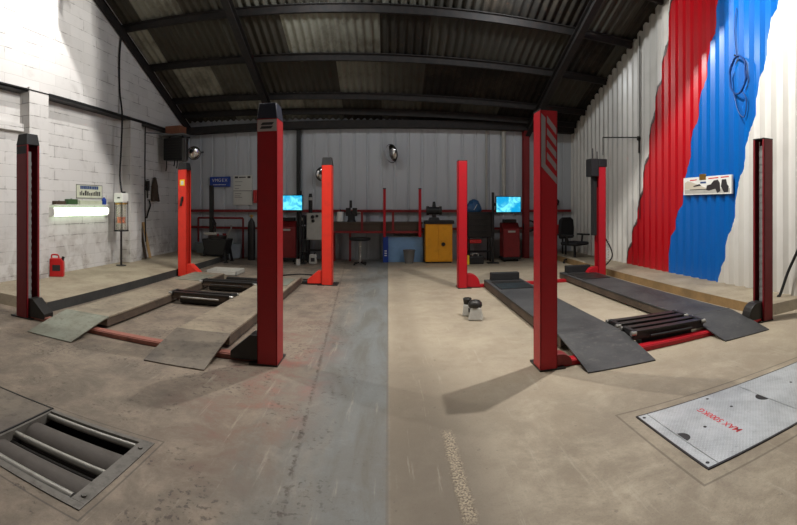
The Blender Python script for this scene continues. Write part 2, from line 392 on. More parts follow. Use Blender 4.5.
# floor with the opening of the roller pit
PX0, PX1, PY0, PY1 = -2.26, -1.41, 1.80, 2.57
fl = MB()
for a, b, c, d in ((-7, PX0, YF, 13.3), (PX1, 6.2, YF, 13.3), (PX0, PX1, YF, PY0), (PX0, PX1, PY1, 13.3)):
    fl.bb(a, b, c, d, -.5, 0)
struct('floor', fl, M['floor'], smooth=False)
# left gable wall: recessed lower panels between piers, upper wall carried forward
wl = MB()
wl.bb(XL - .3, XL, YF, YB + .2, 0, 3.62)
def gable(x0, x1, zbot):
    ys = [YF, 1.0, YB + .1]; poly = [(YF, zbot)] + [(YB + .1, zbot), (YB + .1, roof_z(XL, YB + .1) + .02), (1.0, roof_z(XL, 1.0) + .02), (YF, roof_z(XL, YF) + .02)]
    wl.prism(poly, x0, x1, 'x')
gable(XL - .3, -5.94, 3.62)
for y0, y1 in ((6.03, 6.55), (9.49, 10.0), (2.57, 3.09), (-.9, -.38)): wl.bb(XL - .05, XP, y0, y1, 0, 3.66)
wl.bb(XL - .02, -6.0, 3.09, 6.03, 2.86, 3.0)
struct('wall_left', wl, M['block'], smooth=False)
tl = MB(); tl.bb(XL, -5.9, YF, 12.9, 3.57, 3.625); tl.bb(-5.95, -5.84, 6.56, 12.9, 3.56, 3.625); tl.bb(-5.95, -5.85, YF, 6.56, 3.595, 3.615)
struct('trim_1', tl, M['black'], smooth=False)
# right wall: box-profile cladding
wr = MB(); pts = []; y = YF
while y < YB:
    for dy, dx in ((0, 0), (.085, 0), (.14, .06), (.185, .06)): pts.append((min(y + dy, YB), dx))
    y += .25
pts.append((YB, 0)); n = len(pts)
for yy, dx in pts: wr.v.append(Vector((XR + dx, yy, .08)))
for yy, dx in pts: wr.v.append(Vector((XR + dx, yy, roof_z(XR, yy) + .05)))
wr.f += [(i, i + 1, n + i + 1, n + i) for i in range(n - 1)]
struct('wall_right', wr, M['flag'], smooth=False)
# back wall cladding
wb = MB(); pts = []; x = XL - .1
while x < XR + .1:
    for dx, dy in ((0, 0), (.27, 0), (.285, .03), (.335, .03), (.35, 0)): pts.append((x + dx, dy))
    x += .38
n = len(pts)
for xx, dy in pts: wb.v.append(Vector((xx, YB + dy, 0)))
for xx, dy in pts: wb.v.append(Vector((xx, YB + dy, 4.2)))
wb.f += [(i, i + 1, n + i + 1, n + i) for i in range(n - 1)]
struct('wall_back', wb, M['backsheet'], smooth=False)
# corrugated roof, two pitches with the ridge running left to right
rf = MB(); nx = int((XR - XL + .6) / .178 * 8); rows = [YF, -1, 1.0, 3, 5, 7, 8.5, 9.5, 10.5, 11.5, 12.5, 13.2]
for yy in rows:
    for i in range(nx + 1):
        xx = XL - .3 + i * .178 / 8; rf.v.append(Vector((xx, yy, roof_z(xx, yy) + .03 + .028 * math.sin(2 * PI * i / 8))))
for j in range(len(rows) - 1):
    for i in range(nx): a = j * (nx + 1) + i; rf.f.append((a, a + 1, a + nx + 2, a + nx + 1))
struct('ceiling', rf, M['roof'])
k = 1
for yy in (2.8, 4.1, 5.4, 6.7, 8.0, 9.3, 10.6, 11.92, 12.55):
    k += 1; t = MB(); a = Vector((XL + .15, yy, roof_z(XL, yy) - .07)); b = Vector((XR - .03, yy, roof_z(XR, yy) - .07)); t.beam(a, b, .07, .15)
    t.beam(a + Vector((0, -.06, .07)), b + Vector((0, -.06, .07)), .1, .015)
    struct('trim_%d' % k, t, M['purlin'], smooth=False)
for xx in (XL + .22, -3.17, .4, 3.95):
    k += 1; t = MB()
    for y0, y1 in ((12.95, 1.0), (1.0, YF)):
        z0, z1 = roof_z(xx, y0) - .27, roof_z(xx, y1) - .27; w = .07 if xx < -5 else .15
        t.beam((xx, y0, z0 + .11), (xx, y1, z1 + .11), w, .016); t.beam((xx, y0, z0), (xx, y1, z1), .014, .22); t.beam((xx, y0, z0 - .11), (xx, y1, z1 - .11), w, .016)
    if xx == .4: continue
    struct('trim_%d' % k, t, M['purlin'], smooth=False)
k += 1; t = MB(); t.bb(XL + .2, XR - .02, 12.7, 12.98, 3.66, 3.86); struct('trim_%d' % k, t, M['purlin'], smooth=False)
k += 1; t = MB()                                                   # red stanchion on the back wall
t.bb(3.84, 4.0, 12.74, 12.755, 0, 3.66); t.bb(3.84, 4.0, 12.945, 12.96, 0, 3.66); t.bb(3.913, 3.927, 12.755, 12.945, 0, 3.66)
struct('trim_%d' % k, t, M['darkred'], smooth=False)
k += 1; t = MB(); t.bb(-2.56, -2.46, 12.84, 12.97, 0, 3.66); struct('trim_%d' % k, t, M['black'], smooth=False)
for zz, h in ((1.36, .075), (.86, .06)):                             # red sheeting rails
    k += 1; t = MB(); t.bb(XL + .05, 3.83, 12.88, 12.98, zz - h / 2, zz + h / 2); t.bb(4.01, XR - .05, 12.88, 12.98, zz - h / 2, zz + h / 2)
    struct('trim_%d' % k, t, M['darkred'], smooth=False)
# raised kerbs along both walls
def kerb(name, x0, x1, y0, y1, z, face, mat):
    t = MB(); t.prism([(y0, 0), (y1, 0), (y1, z), (y0 + .06, z)], x0, x1, 'x'); o = struct(name, t, M['kerb'], smooth=False)
    f = MB(); xf = x1 if face > 0 else x0
    f.prism([(y0, 0), (y1, 0), (y1, z - .005), (y0 + .06, z - .005)], xf - .004 if face < 0 else xf - .002, xf + .002 if face < 0 else xf + .004, 'x')
    f.obj('kerb_face', mat, o, smooth=False)
kerb('trim_%d' % (k + 1), XL - .1, -4.37, 4.8, 12.98, .15, 1, M['kerbdark'])
kerb('trim_%d' % (k + 2), 4.58, XR + .1, 4.3, 12.98, .14, -1, M['kerbbrown'])

# ------------------------------------------------------------------ four-post lifts
def channel(w, d, h, t=.012, lip=.035):  # C section, open towards +x, built from the ground at the origin
    m = MB(); m.bb(-w / 2, -w / 2 + t, -d / 2, d / 2, 0, h)
    for sg in (-1, 1):
        m.bb(-w / 2, w / 2, sg * (d / 2 - t), sg * d / 2, 0, h); m.bb(w / 2 - t, w / 2, sg * (d / 2 - lip), sg * d / 2, 0, h)
    return m
def lift(origin, posts, runways, side):
    L = side
    root = thing('car_lift', origin, L['label'], 'car lift')
    O = Vector(origin)
    for i, (px, py, opens) in enumerate(posts):
        base = Vector((px, py, 0)) - O
        H = L['h'] - (.05 if i >= 2 and not (i == 3 and not L['cap']) else 0); m = channel(L['w'], L['d'], H)
        p = m.obj('post', L['post_mats'][i], root, smooth=False, bevel=.004); p.location = base; p.rotation_euler.z = 0 if opens > 0 else PI
        bp = MB(); g0, g1 = (.005, .1) if opens > 0 else (.1, .005)
        bp.bb(-L['w'] / 2 - (.1 if L['cap'] and i not in (1, 2) else .004), L['w'] / 2 + .08, -L['d'] / 2 - g0, L['d'] / 2 + g1, 0, .016)
        for sx in (1,):
            bp.cyl((sx * (L['w'] / 2 + .045), 0, .016), (sx * (L['w'] / 2 + .045), 0, .04), .014, n=6)
        bp.obj('base_plate', M['gunmetal'], p, smooth=False)
        st = MB(); st.bb(-.02, .012, -.05, .05, .05, H - .08)                      # latch ladder inside the channel
        zz = .25
        while zz < H - .2:
            st.bb(.012, .02, -.05, .05, zz, zz + .05); zz += .1
        st.obj('locking_strip', M['grey'], p, smooth=False)
        cr = MB(); cr.cyl((.0, -.06, .0), (0, -.06, H - .02), .008, n=8); cr.obj('lifting_cable', M['steel'], p)
        if L['cap']:
            c = MB(); c.box((0, 0, H + .075), (L['w'] + .006, L['d'] + .006, .15), taper=.82); c.obj('post_cap', M['black'] if i != 1 else M['capdark'], p, bevel=.006)
        else:
            c = MB(); c.bb(-L['w'] / 2, L['w'] / 2, -L['d'] / 2, L['d'] / 2, H, H + .012); c.obj('post_cap', M['black'], p, smooth=False)
        # red shoe where the crossbeam runs on the post
        sh = MB(); dirn = 1 if opens > 0 else -1
        if L['cap']: sh.prism([(.0, .03), (.30, .03), (.30, .1), (.1, .27), (0, .27)], -.09, .09, 'y')
        else:
            arc = [(.0, .02), (.26, .02)] + [(.26 - .17 * (1 - math.cos(a)) , .06 + .2 * math.sin(a)) for a in [q * PI / 12 for q in range(7)]] + [(0, .26)]
            sh.prism(arc, -.07, .07, 'y')
        if i == 0 and not L['cap']: sh.v = [Vector((q.x * .7, q.y, .02 + (q.z - .02) * .45)) for q in sh.v]
        sh.v = [Vector((q.x + L['w'] / 2 - .02, q.y, q.z)) for q in sh.v]
        sh.obj('carriage_shoe', L['shoe'][i], p, smooth=False, bevel=.006)
    for a, b, mt in ((0, 1, L['beam'][0]), (2, 3, L['beam'][1])):
        A, B = Vector(posts[a][:2] + (.026,)) - O, Vector(posts[b][:2] + (.026,)) - O
        d = (B - A).normalized(); m = MB(); m.beam(A + d * .1, B - d * .1, .13, .046); m.beam(A + d * .1 + Vector((0, 0, .026)), B - d * .1 + Vector((0, 0, .026)), .1, .01)
        m.obj('crossbeam', mt, root, smooth=False, bevel=.006)
    for i, (x0, x1, y0, y1, flap, stop) in enumerate(runways):
        s = MB(); yf = y0 + .72
        s.bb(x0, x1, yf, y1, .12, .15)
        s.bb(x0 + .006, x0 + .03, yf, y1, .03, .12); s.bb(x1 - .03, x1 - .006, yf, y1, .03, .12)
        s.bb(x0 + .03, x1 - .03, yf + .02, yf + .04, .03, .12)
        s.v = [q - O for q in s.v]
        r = s.obj('runway', L['deck'], root, smooth=False, bevel=.003)
        sk = MB(); sk.bb(x0, x0 + .006, yf, y1, .03, .13); sk.bb(x1 - .006, x1, yf, y1, .03, .13); sk.bb(x0 + .01, x0 + .02, yf, y1, .03, .05); sk.v = [q - O for q in sk.v]
        sk.obj('side_rail', M['deck_side'], r, smooth=False)
        f = MB(); n = 8; prof = []
        for q in range(n + 1):
            u = q / n; prof.append((y0 + .74 * u, .012 + .141 * (1 - (1 - u) ** 1.18)))
        poly = prof + [(a, b - .012) for a, b in reversed(prof)]
        f.prism(poly, x0 - .012, x1 + .012, 'x'); f.cyl((x0 - .01, yf, .14), (x1 + .01, yf, .14), .014, n=10); f.v = [q - O for q in f.v]
        f.obj('ramp_flap', flap, r)
        tp = MB(); tp.bb(x0 + .06, x1 - .06, y1 - 1.05, y1 - .45, .15, .16); tp.bb(x0 + .06, x1 - .06, y1 - .42, y1 - .28, .15, .157); tp.v = [q - O for q in tp.v]
        tp.obj('turn_plate', L['plate'], r, smooth=False)
        if stop:
            w = MB(); w.bb(x0 + .1, x1 - .06, y1 - .16, y1 - .02, .15, .285); w.v = [q - O for q in w.v]; w.obj('wheel_stop', M['rubber'], r, smooth=False, bevel=.01)
        else:
            w = MB(); w.prism([(y1 - .02, .03), (y1 + .35, .01), (y1 - .02, .15)], x0, x1, 'x'); w.v = [q - O for q in w.v]; w.obj('rear_ramp', L['deck'], r, smooth=False)
    return root
M['capdark'] = paint('dark_slate_cap', (38, 40, 52), .4, dirt=.1)
left_posts = [(-4.42, 4.52, 1), (-1.12, 4.33, -1), (-4.22, 9.02, 1), (-1.15, 8.80, -1)]
left_lift = lift((-2.75, 6.6, 0), left_posts, [(-3.86, -3.22, 3.95, 8.75, M['flap_left'], False), (-2.25, -1.64, 3.9, 8.7, M['flap_dark'], False)],
     dict(label='older orange-red four-post car lift with dusty runways, beside the white block wall', w=.195, d=.25, h=2.32, cap=True, paint=M['redorange'],
          post_mats=[M['shadedred'], M['shadedorange'], M['redorange'], M['redorange']], shoe=[M['gunmetal'], M['gunmetal'], M['redorange'], M['redorange']],
          beam=[M['rusty'], M['gunmetal']], deck=M['deck_left'], plate=M['flap_left']))
right_posts = [(1.435, 4.08, 1), (4.42, 4.24, -1), (1.35, 8.42, 1), (4.22, 8.60, -1)]
right_lift = lift((2.9, 6.4, 0), right_posts, [(1.75, 2.44, 3.78, 8.35, M['deck_right'], True), (3.42, 4.1, 3.84, 8.85, M['deck_right'], True)],
     dict(label='bright red four-post car lift with grey runways, beside the striped sheet wall', w=.165, d=.205, h=2.37, cap=False, paint=M['red'],
          post_mats=[M['red'], M['shadedred'], M['red'], M['red']], shoe=[M['darkred'], M['gunmetal'], M['red'], M['red']],
          beam=[M['red'], M['red']], deck=M['deck_right'], plate=M['gunmetal']))
lp = [c for c in left_lift.children if c.name.startswith('post')]; rp = [c for c in right_lift.children if c.name.startswith('post')]
# badge on the inner front post of the left lift (post axis turned by pi: its face towards the room's front is local +y)
b = MB(); b.bb(-.092, .092, .125, .13, 2.2, 2.31); bd = b.obj('badge', M['greypatch'], lp[1], smooth=False)
for i, (a0, a1, z0) in enumerate(((-.06, .05, 2.27), (-.07, .04, 2.235))):
    q = MB(); q.prism([(-a0, z0 - .012), (-a1, z0 - .012), (-a1 - .02, z0 + .012), (-a0 - .02, z0 + .012)], .13, .133, 'y'); q.obj('badge_stripe', M['darktext'], bd, smooth=False)
b = MB(); b.bb(-.088, .088, -.131, -.125, 2.2, 2.3)
b.obj('badge', M['darktext'], lp[0], smooth=False)
# yellow notice and lever on the outer rear post of the left lift
q = MB(); q.bb(-.05, .06, -.129, -.125, 1.93, 2.06); st = q.obj('notice', M['stickeryellow'], lp[2], smooth=False)
q = MB(); q.bb(-.025, .035, -.1315, -.129, 1.95, 2.03); q.obj('notice_patch', M['paper'], st, smooth=False)
q = MB(); q.beam((.02, -.15, 1.7), (-.02, -.15, 1.5), .03, .04); q.bb(-.02, .03, -.15, -.125, 1.6, 1.66); q.obj('lever', M['black'], lp[2], smooth=False)
q = MB(); q.bb(-.115, -.0975, -.05, .05, 1.86, 2.1); q.obj('junction_box', M['black'], lp[2], smooth=False)
q = MB(); q.cyl((0, 0, 2.45), (0, 0, 2.95), .05, n=12); q.obj('cable_pipe', M['gunmetal'], lp[2])
# slanted grey decal strips on the inner front post of the right lift
dz = 1.66
for i, poly in enumerate(([(-.075, 1.86), (.075, 1.70), (.075, 1.76), (-.035, 1.88), (-.035, 2.3), (-.075, 2.34)], [(-.02, 1.93), (.07, 1.82), (.07, 1.88), (-.02, 1.99)], [(-.02, 2.04), (.07, 1.93), (.07, 1.99), (-.02, 2.10)], [(-.02, 2.15), (.07, 2.04), (.07, 2.10), (-.02, 2.21)], [(-.02, 2.26), (.07, 2.15), (.07, 2.21), (-.02, 2.32)])):
    q = MB(); q.prism(poly, -.1055, -.103, 'y'); q.obj('logo_stripe', M['logogrey'], rp[0], smooth=False)
# power unit and air hose on the outer rear post of the right lift
pu = MB(); pu.bb(.085, .25, -.16, .12, 2.1, 2.46); pu.bb(-.1, .085, -.14, .12, 2.3, 2.46); pw = pu.obj('power_unit', M['black'], rp[3], smooth=False, bevel=.01)
q = MB(); q.bb(.085, .16, -.11, .02, .9, 2.13); q.obj('hose_trunking', M['rubber'], rp[3], smooth=False)
q = MB(); q.cyl((.16, -.02, 2.45), (.16, -.02, 2.68), .012, n=8); q.cyl((.06, -.02, 2.45), (.06, -.02, 2.62), .01, n=8); q.obj('cable_gland', M['black'], rp[3])
cv = MB(); cv.tube([(-.1, -.1, 1.05), (-.14, -.13, .9), (-.32, -.16, .62), (-.36, -.16, .42), (-.2, -.15, .25), (-.1, -.14, .22)], .014, 8)
cv.obj('air_hose', M['rubber'], rp[3])
hel = [(-.24 - .06 * math.cos(a), -.19 + .03 * math.sin(a), .78 - .45 * a / 50) for a in [i * .5 for i in range(101)]]
cv = MB(); cv.tube(hel, .006, 6, 0); cv.obj('curly_hose', M['white'], rp[3])
q = MB(); q.bb(-.14, -.0825, -.13, -.09, 1.6, 1.66); q.cyl((-.12, -.12, 1.6), (-.12, -.12, 1.5), .012, n=8); q.obj('switch_lever', M['black'], rp[3], smooth=False)

# ------------------------------------------------------------------ jacking beams lying between the runways
def jack(x0, x1, yc, name_label, mat, rl):
    O = Vector(((x0 + x1) / 2, yc, 0)); root = thing('jacking_beam', O, name_label, 'jacking beam', 'rolling jacking beams on the lifts')
    h = (x1 - x0) / 2
    for dy in (-.11, .05):
        m = MB(); m.bb(-h, h, dy - .03, dy + .03, .09, .165); bm_ = m.obj('beam', mat, root, smooth=False, bevel=.006)
        m = MB(); m.bb(-h + .05, h - .05, dy - .045, dy + .045, .165, .185); m.obj('top_plate', M['gunmetal'], bm_, smooth=False, bevel=.004)
    m = MB(); m.bb(-h + .14, h - .14, -.1, .1, .02, .095); m.obj('carriage', M['gunmetal'], root, smooth=False, bevel=.006)
    for sx in (-1, 1):
        m = MB(); m.bb(sx * (h - .05), sx * (h + .0), -.15, .09, .13, .19); m.obj('end_bracket', M['black'], root, smooth=False, bevel=.008)
        for dy in (-.14, .09):
            m = MB(); m.cyl((sx * (h - .04), dy, .16), (sx * (h + .02), dy, .16), .026, n=14); m.obj('guide_roller', M['steel'], root)
    m = MB(); m.cyl((-h + .2, -.18, .12), (h - .2, -.18, .12), .014, n=10); m.obj('operating_bar', rl, root)
    return root
jack(2.45, 3.4, 4.36, 'dark jacking beam between the right lift runways, nearer its red front crossbeam', M['black'], M['black'])
jack(2.45, 3.4, 4.7, 'dark jacking beam between the right lift runways, the one farther from the camera', M['black'], M['black'])
jack(-3.24, -2.23, 6.55, 'grimy jacking beam between the left lift runways, the nearer one', M['deck_side'], M['steel'])
jack(-3.24, -2.23, 7.75, 'grimy jacking beam between the left lift runways, the farther one', M['deck_side'], M['gunmetal'])

# ------------------------------------------------------------------ brake tester pit and its cover plates
O = Vector((PX0, PY0, 0)); root = thing('brake_tester', ((PX0 + PX1) / 2, (PY0 + PY1) / 2, 0), 'floor-set brake tester with two worn rollers in open pit at front left', 'brake tester')
o = root.location.copy()
p = MB(); D = -.42
e = .004; p.add([(x, y, z) for z in (D, -.001) for x, y in ((PX0 + e, PY0 + e), (PX1 - e, PY0 + e), (PX1 - e, PY1 - e), (PX0 + e, PY1 - e))], [(0, 1, 2, 3), (0, 4, 5, 1), (1, 5, 6, 2), (2, 6, 7, 3), (3, 7, 4, 0)])
p.obj('pit_liner', M['oil'], root, off=o, smooth=False)
p = MB(); p.bb(PX0, PX1 + .0, PY0, PY0 + .05, -.06, .006); p.bb(PX0, PX1, PY1 - .035, PY1, -.06, .006); p.bb(PX1 - .09, PX1, PY0 + .05, PY1 - .035, -.06, .007); p.bb(PX0, PX0 + .02, PY0 + .05, PY1 - .035, -.06, .004)
for yy in (PY0 + .1, PY1 - .1): p.cyl((PX1 - .045, yy, .007), (PX1 - .045, yy, .016), .016, n=6)
p.obj('frame', M['pitframe'], root, off=o, smooth=False)
for yc, zc in ((2.335, -.14), (2.005, -.14)):
    p = MB(); p.cyl((PX0 + .03, yc, zc), (PX1 - .1, yc, zc), .13, n=40); r = p.obj('roller', M['roller'], root, off=o)
    p = MB(); p.cyl((PX0 + .0, yc, zc), (PX1 - .09, yc, zc), .03, n=12); p.obj('axle', M['steel'], r, off=o)
for yc, zc, rr in ((2.508, -.018, .02), (2.175, -.03, .022), (2.135, -.07, .014), (1.875, -.012, .026)):
    p = MB(); p.cyl((PX0 + .02, yc, zc), (PX1 - .1, yc, zc), rr, n=14); p.obj('guard_bar', M['steel'] if rr > .019 else M['gunmetal'], root, off=o)
# concrete-coloured lid beside it
root = thing('pit_lid', (-3.3, 2.2, 0), 'dusty brown steel lid in the floor at the left of the roller pit', 'floor lid'); o = root.location.copy()
p = MB(); p.bb(-4.6, PX0 - .012, 1.83, PY1 + .0, .0005, .006); p.obj('lid_plate', M['flap_dark'], root, off=o, smooth=False)
p = MB(); p.bb(-4.61, PX0 - .002, PY1 + .002, PY1 + .014, .0005, .009); p.bb(-4.61, PX0 - .002, 1.815, 1.828, .0005, .009); p.bb(PX0 - .012, PX0 - .001, 1.828, PY1 + .002, .0005, .012); p.obj('lid_edge', M['oil'], root, off=o, smooth=False)
# chequer plate cover with red stencil at right
root = thing('chequer_plate_cover', (2.6, 2.45, 0), 'pale chequer plate cover with red lettering, in the floor at right', 'floor cover'); o = root.location.copy()
CX0, CX1, CY0, CY1 = 1.69, 4.6, 2.05, 2.83
p = MB()
for q in ((CX0 - .014, CX1, CY1, CY1 + .014), (CX0 - .014, CX1, CY0 - .014, CY0), (CX0 - .014, CX0, CY0, CY1)): p.bb(*q, .0005, .007)
p.obj('rim', M['gunmetal'], root, off=o, smooth=False)
for a, b in ((CX0, CX0 + .07), (CX0 + .076, 2.63), (2.636, 3.55), (3.556, CX1)):
    p = MB(); p.bb(a, b, CY0, CY1, .0005, .008); pl = p.obj('panel', M['chequer'], root, off=o, smooth=False)
    if b == 2.63: main = pl
def half(xc, yc, ang, r=.055):
    pts = [(xc + r * math.cos(ang + PI * i / 14), yc + r * math.sin(ang + PI * i / 14)) for i in range(15)]
    q = MB(); q.prism(pts, .0082, .0092, 'z'); q.obj('hand_slot', M['oil'], root, off=o, smooth=False)
half(1.772, 2.42, -PI / 2); half(2.628, 2.52, PI / 2, .06)
for xx, yy in ((1.98, 2.44), (2.33, 2.56), (2.28, 2.78), (1.715, 2.09), (1.715, 2.79), (3.0, 2.55)):
    q = MB(); q.cyl((xx, yy, .008), (xx, yy, .0095), .012, n=10); q.obj('screw_hole', M['oil'], root, off=o, smooth=False)
tx = text('stencil', 'MAX 5000KG', .076, M['redtext'], root, frame((0, 1, 0), (-1, 0, 0), Vector((2.12, 2.46, .0086)) - o), .0006, 0, .0006)
# ------------------------------------------------------------------ things along the back wall
def pbox(x0, y0, x1, y1, Y):            # (xmin, xmax, zmin, zmax) of a frontal rectangle at depth Y
    a, b = W(x0, y1, Y), W(x1, y0, Y); return a.x, b.x, a.z, b.z
def box_part(name, mat, root, b, y0, y1, bevel=.006):
    m = MB(); m.bb(b[0], b[1], y0, y1, b[2], b[3]); return m.obj(name, mat, root, off=root.location, smooth=False, bevel=bevel)
def diag_cabinet(x0, x1, ytop, Y, label):
    a, b = W(x0, ytop, Y), W(x1, ytop, Y); w = b.x - a.x; h = a.z; c = (a.x + b.x) / 2
    root = thing('diagnostic_cabinet', (c, Y + .22, 0), label, 'cabinet', 'red emission test cabinets')
    m = MB(); m.prism([(0, .12), (.45, .12), (.45, h), (.18, h), (.02, h - .16)], -w / 2, w / 2, 'x'); m.v = [q + Vector((0, -.22, 0)) for q in m.v]; m.obj('body', M['darkred'], root, smooth=False, bevel=.02)
    m = MB(); m.bb(-w / 2 - .02, w / 2 + .02, -.24, .24, .06, .12); p = m.obj('plinth', M['black'], root, smooth=False, bevel=.006)
    for sx in (-1, 1):
        for sy in (-1, 1):
            m = MB(); m.cyl((sx * w * .38 - .015, sy * .17, .03), (sx * w * .38 + .015, sy * .17, .03), .03, n=14); m.obj('caster', M['rubber'], p)
    m = MB(); m.bb(-w * .22, w * .22, -.235, -.2, h - .26, h - .21); m.obj('handle', M['lightgrey'], root, smooth=False, bevel=.006)
    m = MB(); m.bb(-w * .4, w * .4, -.226, -.219, .2, h - .42); m.obj('door', M['darkred'], root, smooth=False, bevel=.002)
    m = MB(); m.bb(-w * .36, w * .36, -.1, .18, h, h + .09); m.obj('analyser_tray', M['black'], root, smooth=False, bevel=.01)
diag_cabinet(277, 295.5, 221, 12.1, 'dark red upright cabinet on casters under the left lit monitor')
diag_cabinet(503.5, 520, 223, 12.1, 'dark red upright cabinet on casters under the right lit monitor')
def monitor(x0, y0, x1, y1, Y, px, label):
    b = pbox(x0, y0, x1, y1, Y); pz = W(px, 200, Y).x
    root = thing('monitor', (pz, Y + .12, 0), label, 'monitor', 'lit screens at the back wall')
    box_part('bezel', M['black'], root, (b[0] - .02, b[1] + .02, b[2] - .03, b[3] + .02), Y, Y + .05)
    m = MB(); m.bb(b[0], b[1], Y - .003, Y + .001, b[2], b[3]); m.obj('screen', M['screen'], root, off=root.location, smooth=False)
    m = MB(); m.cyl((0, .0, .03), (0, 0, b[3] + .12), .035, n=14); m.obj('pole', M['black'], root)
    m = MB(); m.bb(min(0, (b[0] + b[1]) / 2 - pz), max(0, (b[0] + b[1]) / 2 - pz), -.05, .0, (b[2] + b[3]) / 2 - .04, (b[2] + b[3]) / 2 + .04); m.obj('bracket', M['black'], root, smooth=False)
    m = MB(); m.box((0, .0, .015), (.3, .2, .03)); m.obj('foot', M['black'], root, smooth=False, bevel=.005)
monitor(279, 195.5, 302, 210, 11.75, 299.5, 'glowing cyan monitor on a black pole, just right of the tall front left-lift post')
monitor(496.5, 197, 520.5, 212, 11.75, 494, 'glowing cyan monitor on a black pole, left of the tall front right-lift post')
# grey control cabinet on its stand with a slim light on top
b = pbox(306.5, 213, 325, 240, 12.2)
root = thing('control_cabinet', ((b[0] + b[1]) / 2, 12.35, 0), 'light grey control cabinet on a black stand, behind the rear inner left-lift post', 'cabinet')
box_part('body', M['lightgrey'], root, b, 12.2, 12.5); box_part('door', M['lightgrey'], root, (b[0] + .02, b[1] - .02, b[2] + .02, b[3] - .02), 12.185, 12.2, .003)
for x, y, r in ((312.5, 217, .05), (313, 221, .045), (317, 216, .04)):
    q = W(x, y, 12.185); m = MB(); m.cyl(q, q + Vector((0, -.04, 0)), r, r * .8, 14); m.obj('knob', M['black'], root, off=root.location)
m = MB()
for x in (b[0] + .03, b[1] - .03):
    for y in (12.24, 12.46): m.bb(x - .02, x + .02, y - .02, y + .02, 0, b[2])
m.bb(b[0], b[1], 12.22, 12.48, .3, .33); m.obj('stand', M['black'], root, off=root.location, smooth=False)
q = W(310.5, 213, 12.35)
root = thing('signal_light', (q.x, 12.35, b[3]), 'slim black signal light standing on the grey control cabinet', 'signal light')
m = MB(); m.cyl((0, 0, 0), (0, 0, .34), .055, n=16); m.obj('housing', M['black'], root)
m = MB(); m.cyl((0, 0, .34), (0, 0, .42), .06, n=16); m.obj('lens', M['lightgrey'], root)
m = MB(); m.cyl((0, 0, .42), (0, 0, .52), .055, .04, 16); m.obj('cap', M['black'], root)
root = thing('water_container', (W(313.5, 258, 12.0).x, 11.95, 0), 'small whitish plastic container on floor below the grey control cabinet', 'container')
m = MB(); m.box((0, 0, .125), (.2, .16, .25), taper=.9); m.obj('body', M['lightgrey'], root, smooth=False, bevel=.02)
m = MB(); m.cyl((.04, 0, .25), (.04, 0, .29), .03, n=14); m.obj('cap', M['black'], root)
m = MB(); m.bb(-.05, .05, -.085, -.08, .06, .16); m.obj('mark', M['darktext'], root, smooth=False)
# dark equipment trolley
root = thing('equipment_trolley', (W(301.8, 250, 12.35).x, 12.35, 0), 'dark equipment trolley between the left red cabinet and grey control cabinet', 'trolley')
m = MB()
for sx in (-1, 1):
    for sy in (-1, 1): m.bb(sx * .085 - .015, sx * .085 + .015, sy * .2 - .015, sy * .2 + .015, .06, 1.26)
m.obj('frame', M['black'], root, smooth=False)
for z in (.2, .62, 1.0):
    m = MB(); m.bb(-.1, .1, -.21, .21, z, z + .03); m.obj('shelf', M['black'], root, smooth=False)
m = MB(); m.bb(-.08, .08, -.17, .17, .65, .95); m.obj('instrument', M['gunmetal'], root, smooth=False, bevel=.01)
m = MB(); m.bb(-.08, .08, -.17, .17, 1.03, 1.25); ins = m.obj('instrument', M['black'], root, smooth=False, bevel=.01)
m = MB(); m.cyl((.02, -.172, 1.15), (.02, -.18, 1.15), .045, n=16); m.obj('dial', M['lightgrey'], ins)
for sx in (-1, 1):
    for sy in (-1, 1):
        m = MB(); m.cyl((sx * .085 - .015, sy * .19, .03), (sx * .085 + .015, sy * .19, .03), .03, n=12); m.obj('caster', M['rubber'], root)
tag(MB().cyl((W(298, 256, 11.6).x, 11.6, 0), (W(298, 256, 11.6).x, 11.6, .15), .06, .055, 16).obj('paint_tin', M['lightgrey'], off=(W(298, 256, 11.6).x, 11.6, 0)), 'small pale tin on floor before the dark equipment trolley', 'tin')
# bench with red frame
x0, x1 = W(332, 221, 12.4).x, W(422.5, 221, 12.4).x
root = thing('workbench', ((x0 + x1) / 2, 12.6, 0), 'long wall workbench with dark board front and red steel frame, under the centre mirror', 'workbench')
m = MB(); m.bb(x0, x1, 12.3, 12.86, 1.02, 1.07); m.obj('worktop', M['darkwood'], root, off=root.location, smooth=False, bevel=.005)
m = MB(); m.bb(x0 + .02, x1 - .02, 12.32, 12.35, .84, 1.02); m.obj('front_board', M['darkwood'], root, off=root.location, smooth=False, bevel=.004)
m = MB(); m.bb(x0, x1, 12.29, 12.318, .78, .84); m.obj('lower_rail', M['darkred'], root, off=root.location, smooth=False)
for x in (362, 393):
    c = W(x, 220, 12.3).x; m = MB(); m.bb(c - .03, c + .03, 12.285, 12.30, .8, 1.36); m.obj('bracket', M['darkred'], root, off=root.location, smooth=False)
for x in (384.5, 420):
    c = W(x, 200, 12.2).x; m = MB(); m.bb(c - .035, c + .035, 12.2, 12.27, .68, 1.94); p = m.obj('upright', M['red'], root, off=root.location, smooth=False, bevel=.004)
    m = MB(); m.bb(c - .04, c + .04, 12.195, 12.275, 1.94, 1.97); m.obj('end_cap', M['black'], p, off=root.location, smooth=False)
for x in (334, 350, 418):
    c = W(x, 220, 12.6).x; m = MB(); m.bb(c - .03, c + .03, 12.6, 12.66, 0, 1.02); m.obj('leg', M['darkred'], root, off=root.location, smooth=False)
